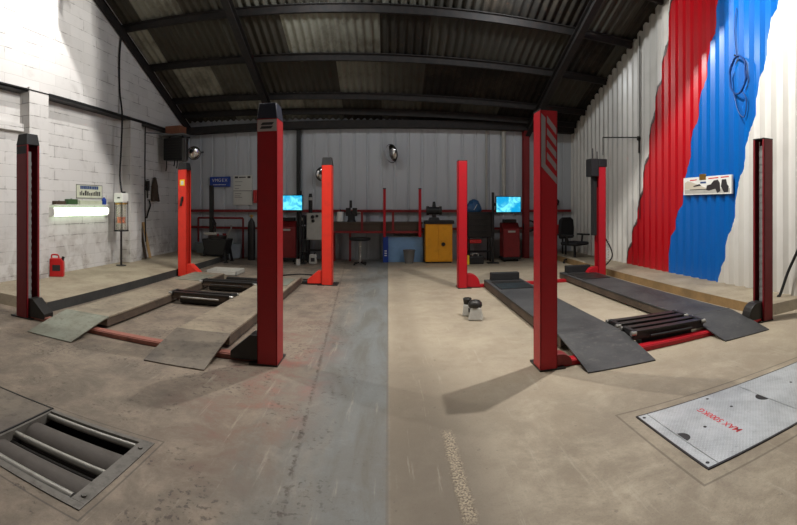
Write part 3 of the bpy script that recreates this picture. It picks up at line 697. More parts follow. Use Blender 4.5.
# bench vice
c = W(351.5, 220, 12.45).x
root = thing('bench_vice', (c, 12.45, 1.07), 'black bench vice standing on the workbench above the stool', 'vice')
m = MB(); m.cyl((0, 0, 0), (0, 0, .06), .13, .1, 20); m.bb(-.09, .09, -.1, .1, .06, .22); m.obj('base', M['black'], root, smooth=False)
m = MB(); m.bb(-.15, -.02, -.07, .07, .16, .38); m.obj('fixed_jaw', M['gunmetal'], root, smooth=False, bevel=.01)
m = MB(); m.bb(.03, .15, -.07, .07, .16, .38); m.obj('moving_jaw', M['gunmetal'], root, smooth=False, bevel=.01)
m = MB(); m.cyl((.15, 0, .25), (.24, 0, .25), .025, n=12); m.cyl((.22, -.12, .25), (.22, .12, .25), .012, n=8); m.obj('screw_handle', M['steel'], root)
m = MB(); m.bb(-.04, .03, -.05, .05, .2, .3); m.cyl((-.02, 0, .38), (-.02, 0, .58), .04, .035, 14); m.obj('anvil_tool', M['black'], root, smooth=False)
b = pbox(336.5, 210, 344, 219, 12.5)
root = thing('paper_towel_dispenser', ((b[0] + b[1]) / 2, 12.55, 1.07), 'small white roll holder at the left end of the workbench', 'roll holder')
m = MB(); m.cyl((0, 0, .0), (0, 0, .27), .1, n=24); m.obj('paper_roll', M['white'], root)
m = MB(); m.lathe([(.12, 0), (.12, .012), (.015, .013), (.015, .34)], 24); m.obj('holder', M['black'], root)
# stool
q = W(360, 262, 11.9)
root = thing('stool', (q.x, 11.9, 0), 'round black stool on a twisted steel stem, before the workbench', 'stool')
m = MB(); m.lathe([(.0, .62), (.25, .62), (.28, .65), (.27, .69), (.0, .7)]); m.obj('seat', M['rubber'], root)
m = MB(); m.cyl((0, 0, .05), (0, 0, .62), .035, n=16)
m.tube([(.04 * math.cos(a), .04 * math.sin(a), .1 + a * .02) for a in [i * .5 for i in range(50)]], .01, 6, 0); m.obj('stem', M['steel'], root)
for i in range(4):
    a = PI / 4 + i * PI / 2; m = MB(); m.beam((0, 0, .07), (.2 * math.cos(a), .2 * math.sin(a), .03), .03, .03); m.cyl((.2 * math.cos(a), .2 * math.sin(a), 0), (.2 * math.cos(a), .2 * math.sin(a), .035), .02, n=10); m.obj('leg', M['gunmetal'], root, smooth=False)
# pale blue board, blue marked strip, grey bin
b = pbox(384.5, 237, 423, 259.5, 12.45)
root = thing('pale_blue_board', ((b[0] + b[1]) / 2, 12.5, 0), 'pale blue sheet board standing under the workbench beside the yellow cabinet', 'board')
m = MB(); m.bb(b[0], b[1], 12.45, 12.475, 0, b[3]); m.obj('sheet', M['paleblue'], root, off=root.location, smooth=False)
m = MB(); m.bb(b[0], b[1], 12.44, 12.48, b[3], b[3] + .02); m.obj('edge_strip', M['grey'], root, off=root.location, smooth=False)
b = pbox(383, 236.5, 388.3, 255.5, 12.35)
root = thing('blue_marker_post', ((b[0] + b[1]) / 2, 12.38, 0), 'narrow dark blue strip with white marks before the pale blue board', 'marker')
m = MB(); m.bb(b[0], b[1], 12.36, 12.4, 0, b[3]); m.obj('strip', M['blue'], root, off=root.location, smooth=False, bevel=.004)
m = MB()
for z in (.17, .23, .29): m.bb(b[0] + .04, b[1] - .04, 12.356, 12.36, z, z + .03)
m.obj('white_marks', M['white'], root, off=root.location, smooth=False)
c = W(409, 258, 12.25).x
root = thing('waste_bin', (c, 12.2, 0), 'small grey tapered waste bin before the pale blue board', 'bin')
m = MB(); m.lathe([(.11, 0), (.155, .33), (.165, .34), (.165, .35), (.145, .35), (.1, .02)], 28); m.obj('body', M['grey'], root)
# yellow cabinet
b = pbox(425.5, 224, 452.5, 262, 12.1); h = b[3]
root = thing('tool_cabinet', ((b[0] + b[1]) / 2, 12.3, 0), 'yellow two-door tool cabinet with a dark top, left of rear right-lift post', 'cabinet')
m = MB(); m.bb(b[0], b[1], 12.1, 12.5, .04, h); m.obj('body', M['yellow'], root, off=root.location, smooth=False, bevel=.006)
c = (b[0] + b[1]) / 2 - .02
for p, q in ((b[0] + .015, c - .004), (c + .004, b[1] - .015)):
    m = MB(); m.bb(p, q, 12.085, 12.1, .07, h - .03); d = m.obj('door', M['yellow'], root, off=root.location, smooth=False, bevel=.004)
m = MB(); m.cyl((c + .13, 12.085, .5), (c + .13, 12.05, .5), .05, n=18); m.obj('knob', M['black'], d, off=root.location)
m = MB(); m.bb(b[0] - .02, b[1] + .05, 12.07, 12.55, h, h + .09); m.obj('top', M['black'], root, off=root.location, smooth=False, bevel=.01)
m = MB(); m.bb(b[0] + .02, b[1] - .02, 12.12, 12.48, 0, .04); m.obj('plinth', M['black'], root, off=root.location, smooth=False)
c = W(434, 215, 12.3).x
root = thing('bench_grinder', (c, 12.3, h + .09), 'black bench grinder standing on the yellow cabinet', 'grinder')
m = MB(); m.box((0, 0, .04), (.3, .2, .08), taper=.8); m.bb(-.05, .05, -.06, .06, .08, .2); m.obj('base', M['black'], root, smooth=False, bevel=.006)
m = MB(); m.cyl((-.14, 0, .26), (.14, 0, .26), .1, n=24); m.obj('motor', M['black'], root)
for sx in (-1, 1):
    m = MB(); m.cyl((sx * .14, 0, .26), (sx * .2, 0, .26), .12, n=24); m.obj('wheel_guard', M['gunmetal'], root)
m = MB(); m.cyl((0, 0, .36), (0, 0, .5), .05, .035, 14); m.obj('lamp_stub', M['black'], root)
# dark tool trolley with items
b = pbox(468, 212, 492, 238, 12.25)
root = thing('tool_trolley', ((b[0] + b[1]) / 2, 12.45, 0), 'black tool trolley with red lower tray, between rear right-lift post and monitor pole', 'trolley')
m = MB(); m.bb(b[0], b[1], 12.25, 12.65, b[2], b[3]); body = m.obj('body', M['black'], root, off=root.location, smooth=False, bevel=.01)
for i in range(4):
    z0 = b[2] + .03 + i * (b[3] - b[2] - .05) / 4; m = MB(); m.bb(b[0] + .03, b[1] - .03, 12.235, 12.25, z0, z0 + .13); dr = m.obj('drawer', M['gunmetal'], root, off=root.location, smooth=False, bevel=.003)
    m = MB(); m.bb(b[0] + .2, b[1] - .2, 12.215, 12.235, z0 + .09, z0 + .11); m.obj('handle', M['black'], dr, off=root.location, smooth=False)
m = MB(); m.bb(b[0] + .04, b[0] + .36, 12.2, 12.5, .5, .6); m.obj('tray', M['redcan'], root, off=root.location, smooth=False, bevel=.01)
for x in (b[0] + .04, b[1] - .04):
    for y in (12.29, 12.61):
        m = MB(); m.bb(x - .02, x + .02, y - .02, y + .02, .05, b[2]); l = m.obj('leg', M['black'], root, off=root.location, smooth=False)
        m = MB(); m.cyl((x - .015, y, .03), (x + .015, y, .03), .03, n=12); m.obj('caster', M['rubber'], l, off=root.location)
m = MB(); m.bb(b[0] + .02, b[1] - .02, 12.27, 12.63, .25, .27); m.obj('lower_shelf', M['black'], root, off=root.location, smooth=False)
top = b[3]
c = W(474, 206, 12.4).x
root = thing('plastic_sack', (c, 12.42, top), 'crumpled blue and white plastic sack on top of the black tool trolley', 'sack')
m = MB(); random.seed(3); n = 20; rows = 9; R = [.17, .2, .21, .2, .18, .17, .15, .12, .05]
for j in range(rows):
    for i in range(n):
        a = 2 * PI * i / n; r = R[j] * (1 + random.uniform(-.13, .13)); m.v.append(Vector((r * math.cos(a), r * .7 * math.sin(a), .34 * j / (rows - 1) * (1 + random.uniform(-.03, .03)) if j else 0)))
for j in range(rows - 1):
    for i in range(n): m.f.append((j * n + i, j * n + (i + 1) % n, (j + 1) * n + (i + 1) % n, (j + 1) * n + i))
m.f += [tuple(range(n - 1, -1, -1)), tuple(range((rows - 1) * n, rows * n))]
M['sackblue'] = paint('blue_sack_film', (38, 84, 126), .35, dirt=.3, dirt_rgb=(16, 28, 40)); m.obj('bag', M['sackblue'], root)
m = MB(); m.beam((-.03, -.155, .06), (.06, -.15, .2), .05, .008); m.obj('white_print', M['white'], root, smooth=False)
c = W(475, 256, 11.95).x
root = thing('tool_case', (c, 11.9, 0), 'low black tool case with a pale handle, on floor under the black tool trolley', 'case')
m = MB(); m.bb(-.2, .2, -.14, .14, 0, .2); m.obj('box', M['black'], root, smooth=False, bevel=.02)
m = MB(); m.tube([(-.07, 0, .2), (-.07, 0, .26), (.07, 0, .26), (.07, 0, .2)], .012, 8, 3); m.obj('handle', M['lightgrey'], root)
c = W(466, 258, 11.8).x
root = thing('yellow_canister', (c, 11.75, 0), 'small yellow canister on floor peeping out beside rear right-lift post', 'canister')
m = MB(); m.box((0, 0, .12), (.14, .14, .24), taper=.95); m.obj('body', M['stickeryellow'], root, smooth=False, bevel=.015)
m = MB(); m.cyl((0, 0, .24), (0, 0, .27), .03, n=12); m.obj('cap', M['black'], root)
# pale plastic downpipe and cable on the back wall
m = MB(); a = W(503.5, 180, 12.93); m.cyl((a.x, 12.9, 1.4), (a.x, 12.9, 3.64), .06, n=18); tag(m.obj('downpipe', M['lightgrey'], off=(a.x, 12.9, 1.4)), 'pale vertical plastic pipe on the back wall above the right monitor', 'pipe')
m = MB(); a = W(486.5, 180, 12.93); m.cyl((a.x, 12.94, 1.4), (a.x, 12.94, 3.64), .03, n=14); tag(m.obj('conduit', M['lightgrey'], off=(a.x, 12.94, 1.4)), 'thin pale conduit on the back wall above the black tool trolley', 'conduit')
# convex mirrors
def mirror(x, y, Y, r, yaw, pitch, label, wall):
    q = W(x, y, Y); root = thing('convex_mirror', q, label, 'mirror', 'round convex mirrors')
    R = Matrix.Rotation(yaw, 4, 'Z') @ Matrix.Rotation(PI / 2 + pitch, 4, 'X')
    prof = [(r * math.sin(a), r * .42 * math.cos(a)) for a in [PI / 2 * (1 - i / 10) for i in range(10)]] + [(.002, r * .42)]
    m = MB(); m.lathe(prof, 36, R); m.obj('mirror_face', M['chrome'], root)
    m = MB(); m.lathe([(r * .3, -.05), (r * .9, -.03), (r * 1.03, -.01), (r * 1.05, .015), (r * .99, .02)], 36, R); m.obj('rim', M['black'], root)
    m = MB(); m.cyl(R @ Vector((0, 0, -.04)), Vector(wall) - q, .02, n=10); m.obj('arm', M['black'], root)
a = W(194, 153, 12.3); mirror(194, 153, 12.3, .19, .5, .25, 'round silver convex mirror beside the top of the rear outer left-lift post', (a.x, 12.99, a.z + .1))
a = W(391.5, 153.5, 12.7); mirror(391.5, 153.5, 12.7, .25, -.95, .2, 'round convex mirror angled left, in the middle of the back wall', (a.x + .08, 12.99, a.z))
a = W(323, 174, 12.75); mirror(323, 174, 12.75, .2, .3, .1, 'round convex mirror partly hidden behind the rear inner left-lift post', (a.x, 12.99, a.z))
# blue sign and wall chart at back left
b = pbox(210, 176.5, 230, 187, 12.93)
root = thing('blue_sign', ((b[0] + b[1]) / 2, 12.93, (b[2] + b[3]) / 2), 'small blue sign with white letters on back wall, left of the wall chart', 'sign')
m = MB(); m.bb(b[0], b[1], 12.91, 12.99, b[2], b[3]); m.obj('panel', M['blue'], root, off=root.location, smooth=False, bevel=.01)
for i, ch in enumerate('VMGEX'): text('letter', ch, .13, M['white'], root, frame((1, 0, 0), (0, 0, 1), (-.2 + i * .1, -.022, .04)), .001)
m = MB()
for i in range(9): m.bb(-.2 + i * .045, -.172 + i * .045, -.023, -.02, -.1, -.075)
m.obj('small_print', M['white'], root, smooth=False)
b = pbox(233, 175, 252, 205, 12.93)
root = thing('wall_chart', ((b[0] + b[1]) / 2, 12.95, (b[2] + b[3]) / 2), 'tall pale printed wall chart beside the blue sign', 'chart')
m = MB(); m.bb(b[0], b[1], 12.965, 12.998, b[2], b[3]); m.obj('sheet', M['paper'], root, off=root.location, smooth=False)
m = MB(); hw, hh = (b[1] - b[0]) / 2, (b[3] - b[2]) / 2
for p0, p1, q0, q1 in ((-.85, -.5, .8, .93), (.5, .8, .8, .93), (-.4, .3, .83, .9)):
    m = MB(); m.bb(hw * p0, hw * p1, .008, .014, hh * q0, hh * q1); m.obj('heading', M['darktext'], root, smooth=False)
for z in (.55, .3, .1, -.25, -.4, -.5):
    m = MB(); m.bb(-hw * .85, -hw * random.uniform(.0, .4), .01, .014, hh * z, hh * z + .015); m.obj('text_line', M['grey'], root, smooth=False)
m = MB(); m.bb(-hw, hw, .008, .014, -.03, -.01); m.obj('fold_line', M['grey'], root, smooth=False)
b = pbox(253.5, 190, 257, 203, 12.9); m = MB(); m.bb(b[0], b[1], 12.86, 12.99, b[2], b[3]); tag(m.obj('fire_alarm_box', M['redcan'], off=((b[0] + b[1]) / 2, 12.9, b[2]), smooth=False, bevel=.01), 'narrow red box on the back wall right of the wall chart', 'box')  # red wall box taken for a fire alarm, not a switch
# tyre machine with round guard
c = W(217, 255, 11.7)
root = thing('tyre_changer', (c.x, 11.75, 0), 'dark tyre changing machine with a tall black column, before the blue sign', 'tyre changer')
m = MB(); m.prism([(-.25, .18), (.25, .18), (.36, .62), (-.36, .62)], -.28, .28, 'y'); m.obj('cabinet', M['black'], root, smooth=False, bevel=.03)
for sx in (-1, 1):
    for sy in (-1, 1):
        m = MB(); m.beam((sx * .25, sy * .2, .5), (sx * .33, sy * .24, .02), .06, .05); m.bb(sx * .33 - .05, sx * .33 + .05, sy * .24 - .05, sy * .24 + .05, 0, .02); m.obj('leg', M['black'], root, smooth=False)
m = MB(); m.cyl((0, 0, .62), (0, 0, .7), .26, n=28); m.obj('turntable', M['gunmetal'], root)
for i in range(4):
    a = i * PI / 2 + .4; m = MB(); m.box((.18 * math.cos(a), .18 * math.sin(a), .73), (.1, .06, .06), a); m.obj('clamp', M['darkred'], root, smooth=False)
m = MB(); m.bb(-.3, -.2, .12, .24, .3, 2.07); m.obj('column', M['black'], root, smooth=False, bevel=.008)
m = MB(); m.beam((-.25, .18, 1.2), (-.05, -.05, 1.0), .06, .06); m.cyl((-.05, -.05, .8), (-.05, -.05, 1.05), .025, n=10); m.obj('tool_arm', M['black'], root, smooth=False)
m = MB(); m.bb(-.32, .05, -.2, -.05, .72, .79); m.obj('tray', M['lightgrey'], root, smooth=False, bevel=.01)
m = MB(); m.tube([(.3, -.1, .62), (.36, -.12, .8), (.42, -.1, .9), (.4, -.05, .98)], .02, 8); m.obj('bead_hose', M['steel'], root)
root = thing('inspection_tub', (W(218, 258, 12.5).x, 12.52, 0), 'low milky round tub behind the tyre changer', 'tub')
m = MB(); m.lathe([(.6, 0), (.66, .04), (.7, .42), (.72, .44), (.68, .44), (.64, .06), (.0, .05)], 40); m.v = [Vector((q.x, q.y * .5, q.z)) for q in m.v]; m.obj('tub_wall', M['tub'], root)
root = thing('guard_rail', (W(219, 258, 12.0).x, 12.7, 0), 'dark red tubular guard rail around the tyre changer', 'guard rail')
o = root.location; xa, xb = W(197, 217, 12.6).x, W(242, 217, 12.6).x
m = MB(); m.cyl((xa, 12.7, 1.15), (xb, 12.7, 1.15), .03, n=12); m.obj('top_rail', M['darkred'], root, off=o)
for x in (xa, xb):
    m = MB(); m.cyl((x, 12.7, 0), (x, 12.7, 1.15), .03, n=12); m.obj('upright', M['darkred'], root, off=o)
c = W(250.5, 240, 12.3)
root = thing('gas_cylinder', (c.x, 12.4, 0), 'slim dark grey gas cylinder left of the tall front left-lift post', 'gas cylinder')
m = MB(); m.lathe([(.1, 0), (.105, .02), (.105, .95), (.09, 1.05), (.04, 1.12), (.03, 1.16)], 24); m.obj('bottle', M['gunmetal'], root)
m = MB(); m.cyl((0, 0, 1.16), (0, 0, 1.26), .025, n=10); m.cyl((-.06, 0, 1.22), (.06, 0, 1.22), .02, n=10); m.obj('valve', M['brass'], root)
# office chair and its neighbours at the right
c = W(574, 258, 11.4)
root = thing('office_chair', (c.x, 11.35, .14), 'black swivel office chair in back right corner against the white sheet wall', 'chair')
root.rotation_euler.z = .5; root.location.z = 0; root.scale = (1.1, 1.1, 1.05)
M['fabric'] = paint('black_chair_fabric', (20, 20, 23), .85, dirt=.1)
m = MB(); m.bb(-.26, .26, -.25, .25, .44, .53); m.obj('seat', M['fabric'], root, bevel=.04)
m = MB(); m.prism([(-.25, .6), (.25, .6), (.27, .85), (.24, 1.08), (.15, 1.14), (-.15, 1.14), (-.24, 1.08), (-.27, .85)], .22, .31, 'y'); m.obj('backrest', M['fabric'], root, bevel=.03)
m = MB(); m.beam((0, .2, .47), (0, .32, .75), .07, .03); m.obj('back_strut', M['black'], root, smooth=False)
for sx in (-1, 1):
    m = MB(); m.bb(sx * .31 - .035, sx * .31 + .035, -.2, .15, .68, .72); m.beam((sx * .31, .0, .69), (sx * .27, .0, .46), .05, .03); m.obj('armrest', M['black'], root, smooth=False, bevel=.006)
m = MB(); m.cyl((0, 0, .12), (0, 0, .44), .03, n=14); m.obj('stem', M['black'], root)
for i in range(5):
    a = 2 * PI * i / 5 + .3; e = Vector((.3 * math.cos(a), .3 * math.sin(a), .085)); m = MB(); m.beam((0, 0, .13), e, .05, .03); l = m.obj('leg', M['black'], root, smooth=False)
    m = MB(); m.cyl(e + Vector((-.02, 0, -.055)), e + Vector((.02, 0, -.055)), .03, n=12); m.bb(e.x - .008, e.x + .008, e.y - .008, e.y + .008, .04, .1); m.obj('caster', M['rubber'], l)
c = W(558.5, 236, 12.2)
root = thing('fuel_can', (c.x, 12.2, 0), 'red can standing on a dark stand in the back right, beside the tall front post', 'can')
m = MB(); m.bb(-.16, .16, -.12, .12, .72, .98); m.obj('can_body', M['redcan'], root, smooth=False, bevel=.02)
m = MB(); m.bb(-.2, .2, -.15, .15, .68, .715)
for sx in (-1, 1):
    for sy in (-1, 1): m.bb(sx * .17 - .02, sx * .17 + .02, sy * .12 - .02, sy * .12 + .02, 0, .68)
m.obj('stand', M['black'], root, smooth=False)
c = W(557, 201, 12.85)
root = thing('wall_lamp', (c.x, 12.95, c.z - .25), 'small dark round lamp on the back wall above the office chair', 'lamp')
m = MB(); m.cyl((0, 0, .2), (0, -.12, .24), .1, .07, 18); m.obj('lamp_shade', M['black'], root)
m = MB(); m.cyl((0, 0, .2), (0, -.02, -.14), .015, n=8); m.cyl((0, .04, .2), (0, 0, .2), .03, n=10); m.obj('bracket', M['black'], root)
c = W(530, 226, 12.8); m = MB(); m.tube([(c.x + .17 * math.cos(a), 12.8 + .002 * i, c.z + .15 * math.sin(a)) for i, a in enumerate([k * .35 for k in range(55)])], .022, 8, 0)
tag(m.obj('cable_coil', M['rubber'], off=(c.x, 12.82, c.z)), 'coiled black cable hung on the back wall beside the red steel stanchion', 'cable coil')

# ------------------------------------------------------------------ left wall things
p0, p1 = XW(53.5, 213, -6.0), XW(108.5, 210, -6.0)
yc, L = (p0.y + p1.y) / 2, p1.y - p0.y
root = thing('wall_light', (-6.1, yc, 1.38), 'lit fluorescent strip light low on the white block wall', 'wall light')
m = MB(); m.bb(0, .04, -L / 2, L / 2, -.06, .09); m.obj('base_tray', M['white'], root, smooth=False)
m = MB(); m.prism([(.035, -.085), (.09, -.08), (.115, -.03), (.115, .04), (.09, .085), (.035, .09)], -L / 2 + .02, L / 2 - .02, 'y'); m.obj('diffuser', M['tube'], root, smooth=False, bevel=.01)
for sy in (-1, 1):
    m = MB(); m.prism([(.0, -.09), (.095, -.085), (.12, -.03), (.12, .045), (.095, .09), (.0, .095)], sy * L / 2 - .02, sy * L / 2 + .02, 'y'); m.obj('end_cap', M['white'], root, smooth=False)
m = MB(); m.bb(-6.1, -5.97, p0.y, p1.y, 1.515, 1.53); tag(m.obj('wall_shelf', M['white'], off=(-6.05, yc, 1.515), smooth=False), 'thin white shelf on the block wall right above the strip light', 'shelf')
def tin(x0, x1, ytop, mat, name, label, round_=False):
    a, b = XW(x0, ytop, -6.04), XW(x1, ytop, -6.04); root = thing(name, (-6.04, (a.y + b.y) / 2, 1.53), label, 'tin' if name == 'tin' else name.split('_')[-1]); h = a.z - 1.53; w = b.y - a.y
    m = MB()
    if round_: m.lathe([(.05, 0), (.055, .01), (.055, h * .6), (.02, h * .78), (.02, h * .85)], 20)
    else: m.bb(-.05, .05, -w / 2, w / 2, 0, h * .92)
    m.obj('body', mat, root, smooth=round_, bevel=0 if round_ else .008)
    m = MB(); m.cyl((0, 0, h * (.85 if round_ else .92)), (0, 0, h), .022, n=12); m.obj('cap', M['white'] if round_ else M['black'], root)
tin(54, 64, 200.5, M['darkwood'], 'tin', 'low olive brown tin at left end of shelf above the strip light')
tin(66.5, 76, 198.5, M['green'], 'tin', 'dark green tin on shelf above the strip light, below the sign')
tin(102, 106, 196, M['blue'], 'spray_bottle', 'small blue bottle at right end of shelf above the strip light', True)
m = MB(); a, b = XW(78, 203, -6.05), XW(100, 203, -6.05); m.bb(-6.09, -5.99, a.y, b.y, 1.53, 1.62); tag(m.obj('cardboard_tray', paint('pale_green_card', (196, 204, 178), .7, dirt=.15), off=(-6.05, (a.y + b.y) / 2, 1.53), smooth=False, bevel=.004), 'long pale green box on shelf under the wall sign', 'box')
a, b = XW(76.5, 185, -6.08), XW(102.5, 200, -6.08); zc, yc2 = (XW(89, 192, -6.08).z), (a.y + b.y) / 2; hw = (b.y - a.y) / 2
root = thing('wall_sign', (-6.095, yc2, zc), 'pale sign with blue and dark lettering on the block wall above the strip light', 'sign')
m = MB(); m.bb(-.005, .006, -hw, hw, -.14, .16); m.obj('panel', paint('pale_sign_panel', (206, 210, 188), .5, dirt=.15), root, smooth=False)
m = MB(); q = .012
for z0, z1, y0, y1 in ((-.14, -.125, -hw, hw), (.145, .16, -hw, hw), (-.14, .16, -hw, -hw + q), (-.14, .16, hw - q, hw)): m.bb(.004, .012, y0, y1, z0, z1)
m.obj('border', M['grey'], root, smooth=False)
random.seed(11); m = MB(); y = -hw + .14
while y < hw - .16: w = random.uniform(.035, .07); m.bb(.006, .009, y, y + w, .06, .13); y += w + .012
m.obj('lettering', M['bluetext'], root, smooth=False)
m = MB(); y = -hw + .12
while y < hw - .1: w = random.uniform(.03, .06); m.bb(.006, .009, y, y + w, -.08, random.uniform(-.02, .03)); y += w + .022
m.obj('lettering', M['darktext'], root, smooth=False)
# clear-column dispenser on its post
q = XW(122.7, 267, -5.68)
root = thing('oil_dispenser', (-5.72, q.y, .15), 'clear tube dispenser with white head on a thin steel post, before the block wall pier', 'dispenser')
m = MB(); m.cyl((0, 0, 0), (0, 0, .78), .025, n=12); m.cyl((0, 0, 0), (0, 0, .015), .12, n=20); m.obj('post', M['gunmetal'], root)
m = MB(); m.cyl((0, 0, .78), (0, 0, .81), .17, n=28); m.obj('base_disc', M['black'], root)
m = MB(); m.lathe([(.12, .81), (.12, 1.42), (.112, 1.42), (.112, .815)], 28); m.obj('clear_tube', M['clear'], root)
m = MB(); m.cyl((0, 0, .96), (0, 0, 1.1), .095, n=24); m.obj('float', M['orange'], root)
m = MB(); m.cyl((0, 0, .81), (0, 0, 1.42), .012, n=8); m.obj('rod', M['steel'], root)
m = MB(); m.cyl((0, 0, 1.385), (0, 0, 1.42), .14, n=28); m.obj('ring', M['brass'], root)
m = MB(); m.bb(-.12, .12, -.13, .13, 1.43, 1.64); hd = m.obj('head', M['white'], root, smooth=False, bevel=.02)
m = MB(); m.bb(-.02, .05, -.133, -.13, 1.52, 1.55); m.obj('head_print', M['darktext'], hd, smooth=False)
for a in (.6, 2.2, 3.8, 5.4):
    m = MB(); m.cyl((.15 * math.cos(a), .15 * math.sin(a), .8), (.15 * math.cos(a), .15 * math.sin(a), 1.46), .01, n=8); m.obj('tie_rod', M['gunmetal'], root)
m = MB(); m.cyl((.0, .1, 1.64), (0, .1, 1.68), .05, n=14); m.obj('filler_cap', M['black'], root)
# cable coming down the wall
a = XW(122.5, 0, -5.92); b = XW(122.5, 115, -5.82)
m = MB(); m.tube([(-5.9, a.y - .05, 5.6), (-5.9, b.y, 5.0), (-5.91, b.y + .02, 4.2), (-5.83, b.y, 3.6), (-5.84, b.y - .03, 2.8), (-5.86, q.y + .16, 2.2), (-5.74, q.y + .05, 1.82)], .022, 8)
tag(m.obj('wall_cable', M['rubber'], off=(-5.9, a.y, 1.82)), 'black cable running down the left wall to the clear dispenser', 'cable')
a = XW(143.7, 150, -5.84); m = MB(); m.tube([(-5.83, a.y + .06, 3.5), (-5.84, a.y + .06, 2.0), (-5.83, a.y + .08, .6)], .018, 8)
tag(m.obj('wall_cable', M['rubber'], off=(-5.84, a.y + .06, .6)), 'black cable running down beside the far pier of the left wall', 'cable')
# red jerry can by the wall
q = XW(56, 281, -5.75)
root = thing('jerry_can', (-5.83, 6.76, .15), 'red plastic jerry can on the floor against the block wall', 'jerry can'); root.rotation_euler.z = .5; root.scale = (.85, .85, .95)
m = MB(); m.prism([(-.16, 0), (.16, 0), (.16, .3), (.1, .37), (-.16, .37)], -.09, .09, 'y'); m.obj('body', M['redcan'], root, smooth=False, bevel=.02)
m = MB(); m.tube([(-.12, 0, .36), (-.12, 0, .43), (.02, 0, .43), (.04, 0, .36)], .018, 8, 3); m.obj('handle', M['redcan'], root)
m = MB(); m.cyl((.12, 0, .33), (.15, 0, .4), .035, .03, 14); m.obj('cap', M['black'], root)
m = MB(); m.bb(-.09, .09, -.094, -.09, .12, .24); m.obj('sticker', M['darktext'], root, smooth=False)
# black heater box on a bracket shelf in the corner, carton on top
yb = 11.35
root = thing('bracket_shelf', (-5.9, yb, 3.4), 'thin steel bracket shelf high on the left wall over the black heater', 'shelf')
m = MB(); m.bb(-5.94, -5.22, yb - .25, yb + .25, 3.4, 3.43); m.obj('board', M['grey'], root, off=root.location, smooth=False)
m = MB(); m.beam((-5.94, yb - 1.0, 3.38), (-5.26, yb - .2, 3.38), .03, .03); m.obj('brace', M['gunmetal'], root, off=root.location, smooth=False)
root = thing('box_heater', (-5.58, yb, 3.395), 'black box heater hung under the bracket shelf in the left corner', 'heater')
m = MB(); m.bb(-.27, .3, -.2, .2, -.66, -.06); m.obj('case', M['black'], root, smooth=False, bevel=.02)
m = MB()
for i in range(7): m.bb(-.22, .25, -.206, -.2, -.6 + i * .07, -.57 + i * .07)
m.obj('grille', M['gunmetal'], root, smooth=False)
for x in (-.18, .22):
    m = MB(); m.bb(x - .02, x + .02, -.02, .02, -.06, 0); m.obj('hanger', M['black'], root, smooth=False)
for x, l in ((-.22, .28), (.02, .16), (.1, .22)):
    m = MB(); m.tube([(x, -.1, -.66), (x + .01, -.12, -.66 - l * .5), (x - .02, -.1, -.66 - l)], .018, 8); m.obj('dangling_cable', M['black'], root)
root = thing('carton', (-5.55, yb, 3.43), 'brown carton on the bracket shelf in the left corner', 'carton')
m = MB(); m.bb(-.24, .2, -.2, .2, 0, .22); m.obj('box', M['brown'], root, smooth=False, bevel=.004)
m = MB(); m.bb(-.24, .2, -.03, .03, .2195, .224); m.obj('tape', M['wood'], root, smooth=False)
# hanging tools near the corner
def hung(name, x, y0, y1, mat, label, cat, wid, kind):
    a = XW(x, y0, -5.98); b = XW(x, y1, -5.98); root = thing(name, (-6.04, a.y, a.z), label, cat); L = a.z - b.z
    m = MB()
    m.cyl((-.052, 0, 0), (.03, 0, .01), .012, n=8); m.obj('hook', M['gunmetal'], root)
    m = MB()
    if kind == 'gun': m.cyl((0, 0, -.02), (0, .02, -L * .6), wid, wid * .8, 14); m.cyl((0, .02, -L * .6), (0, .0, -L), wid * .35, n=10); m.obj('barrel', mat, root); m = MB(); m.beam((0, 0, -L * .3), (.02, -wid * 2.2, -L * .55), .03, .03); m.obj('grip', M['black'], root, smooth=False)
    elif kind == 'bag': m.prism([(-wid, -L), (wid, -L), (wid * .8, -L * .35), (wid * .15, 0), (-wid * .15, 0), (-wid * .8, -L * .35)], -.03, .05, 'x'); m.obj('sheath', mat, root, smooth=False, bevel=.01); m = MB(); m.cyl((.02, wid * .6, -L * .5), (.03, wid * 1.2, -L * 1.02), .035, n=10); m.obj('tool', M['black'], root)
    else: m.tube([(0, .0, 0), (0, wid, -L * .3), (.01, -wid, -L * .7), (.01, -wid * 2, -L)], .022, 8); m.obj('hose', mat, root)
hung('grease_gun', 149.5, 180, 198, M['black'], 'black grease gun hung on the left wall, leftmost of hanging tools', 'grease gun', .06, 'gun')
hung('tool_sheath', 156.5, 178, 201, M['darkwood'], 'dark brown tool sheath hung on the left wall near the rear red post', 'sheath', .15, 'bag')
hung('hanging_hose', 151, 200, 218, M['rubber'], 'short black hose hung on the left wall beneath the grease gun', 'hose', .07, 'hose')
# planks leaning by the far pier
for x, mat, w, h, lab in ((146.8, 'darkwood', .09, 1.0, 'dark narrow plank leaning on the left wall beyond the far pier'), (151, 'wood', .1, .95, 'pale timber plank leaning on the left wall beyond the far pier')):
    a = XW(x, 262, -5.75); m = MB(); m.beam((-5.84, a.y + .12, .17), (-6.05, a.y + .12, .13 + h), .03, w)
    tag(m.obj('plank', M[mat], off=(-5.84, a.y + .12, .13), smooth=False, bevel=.003), lab, 'plank')

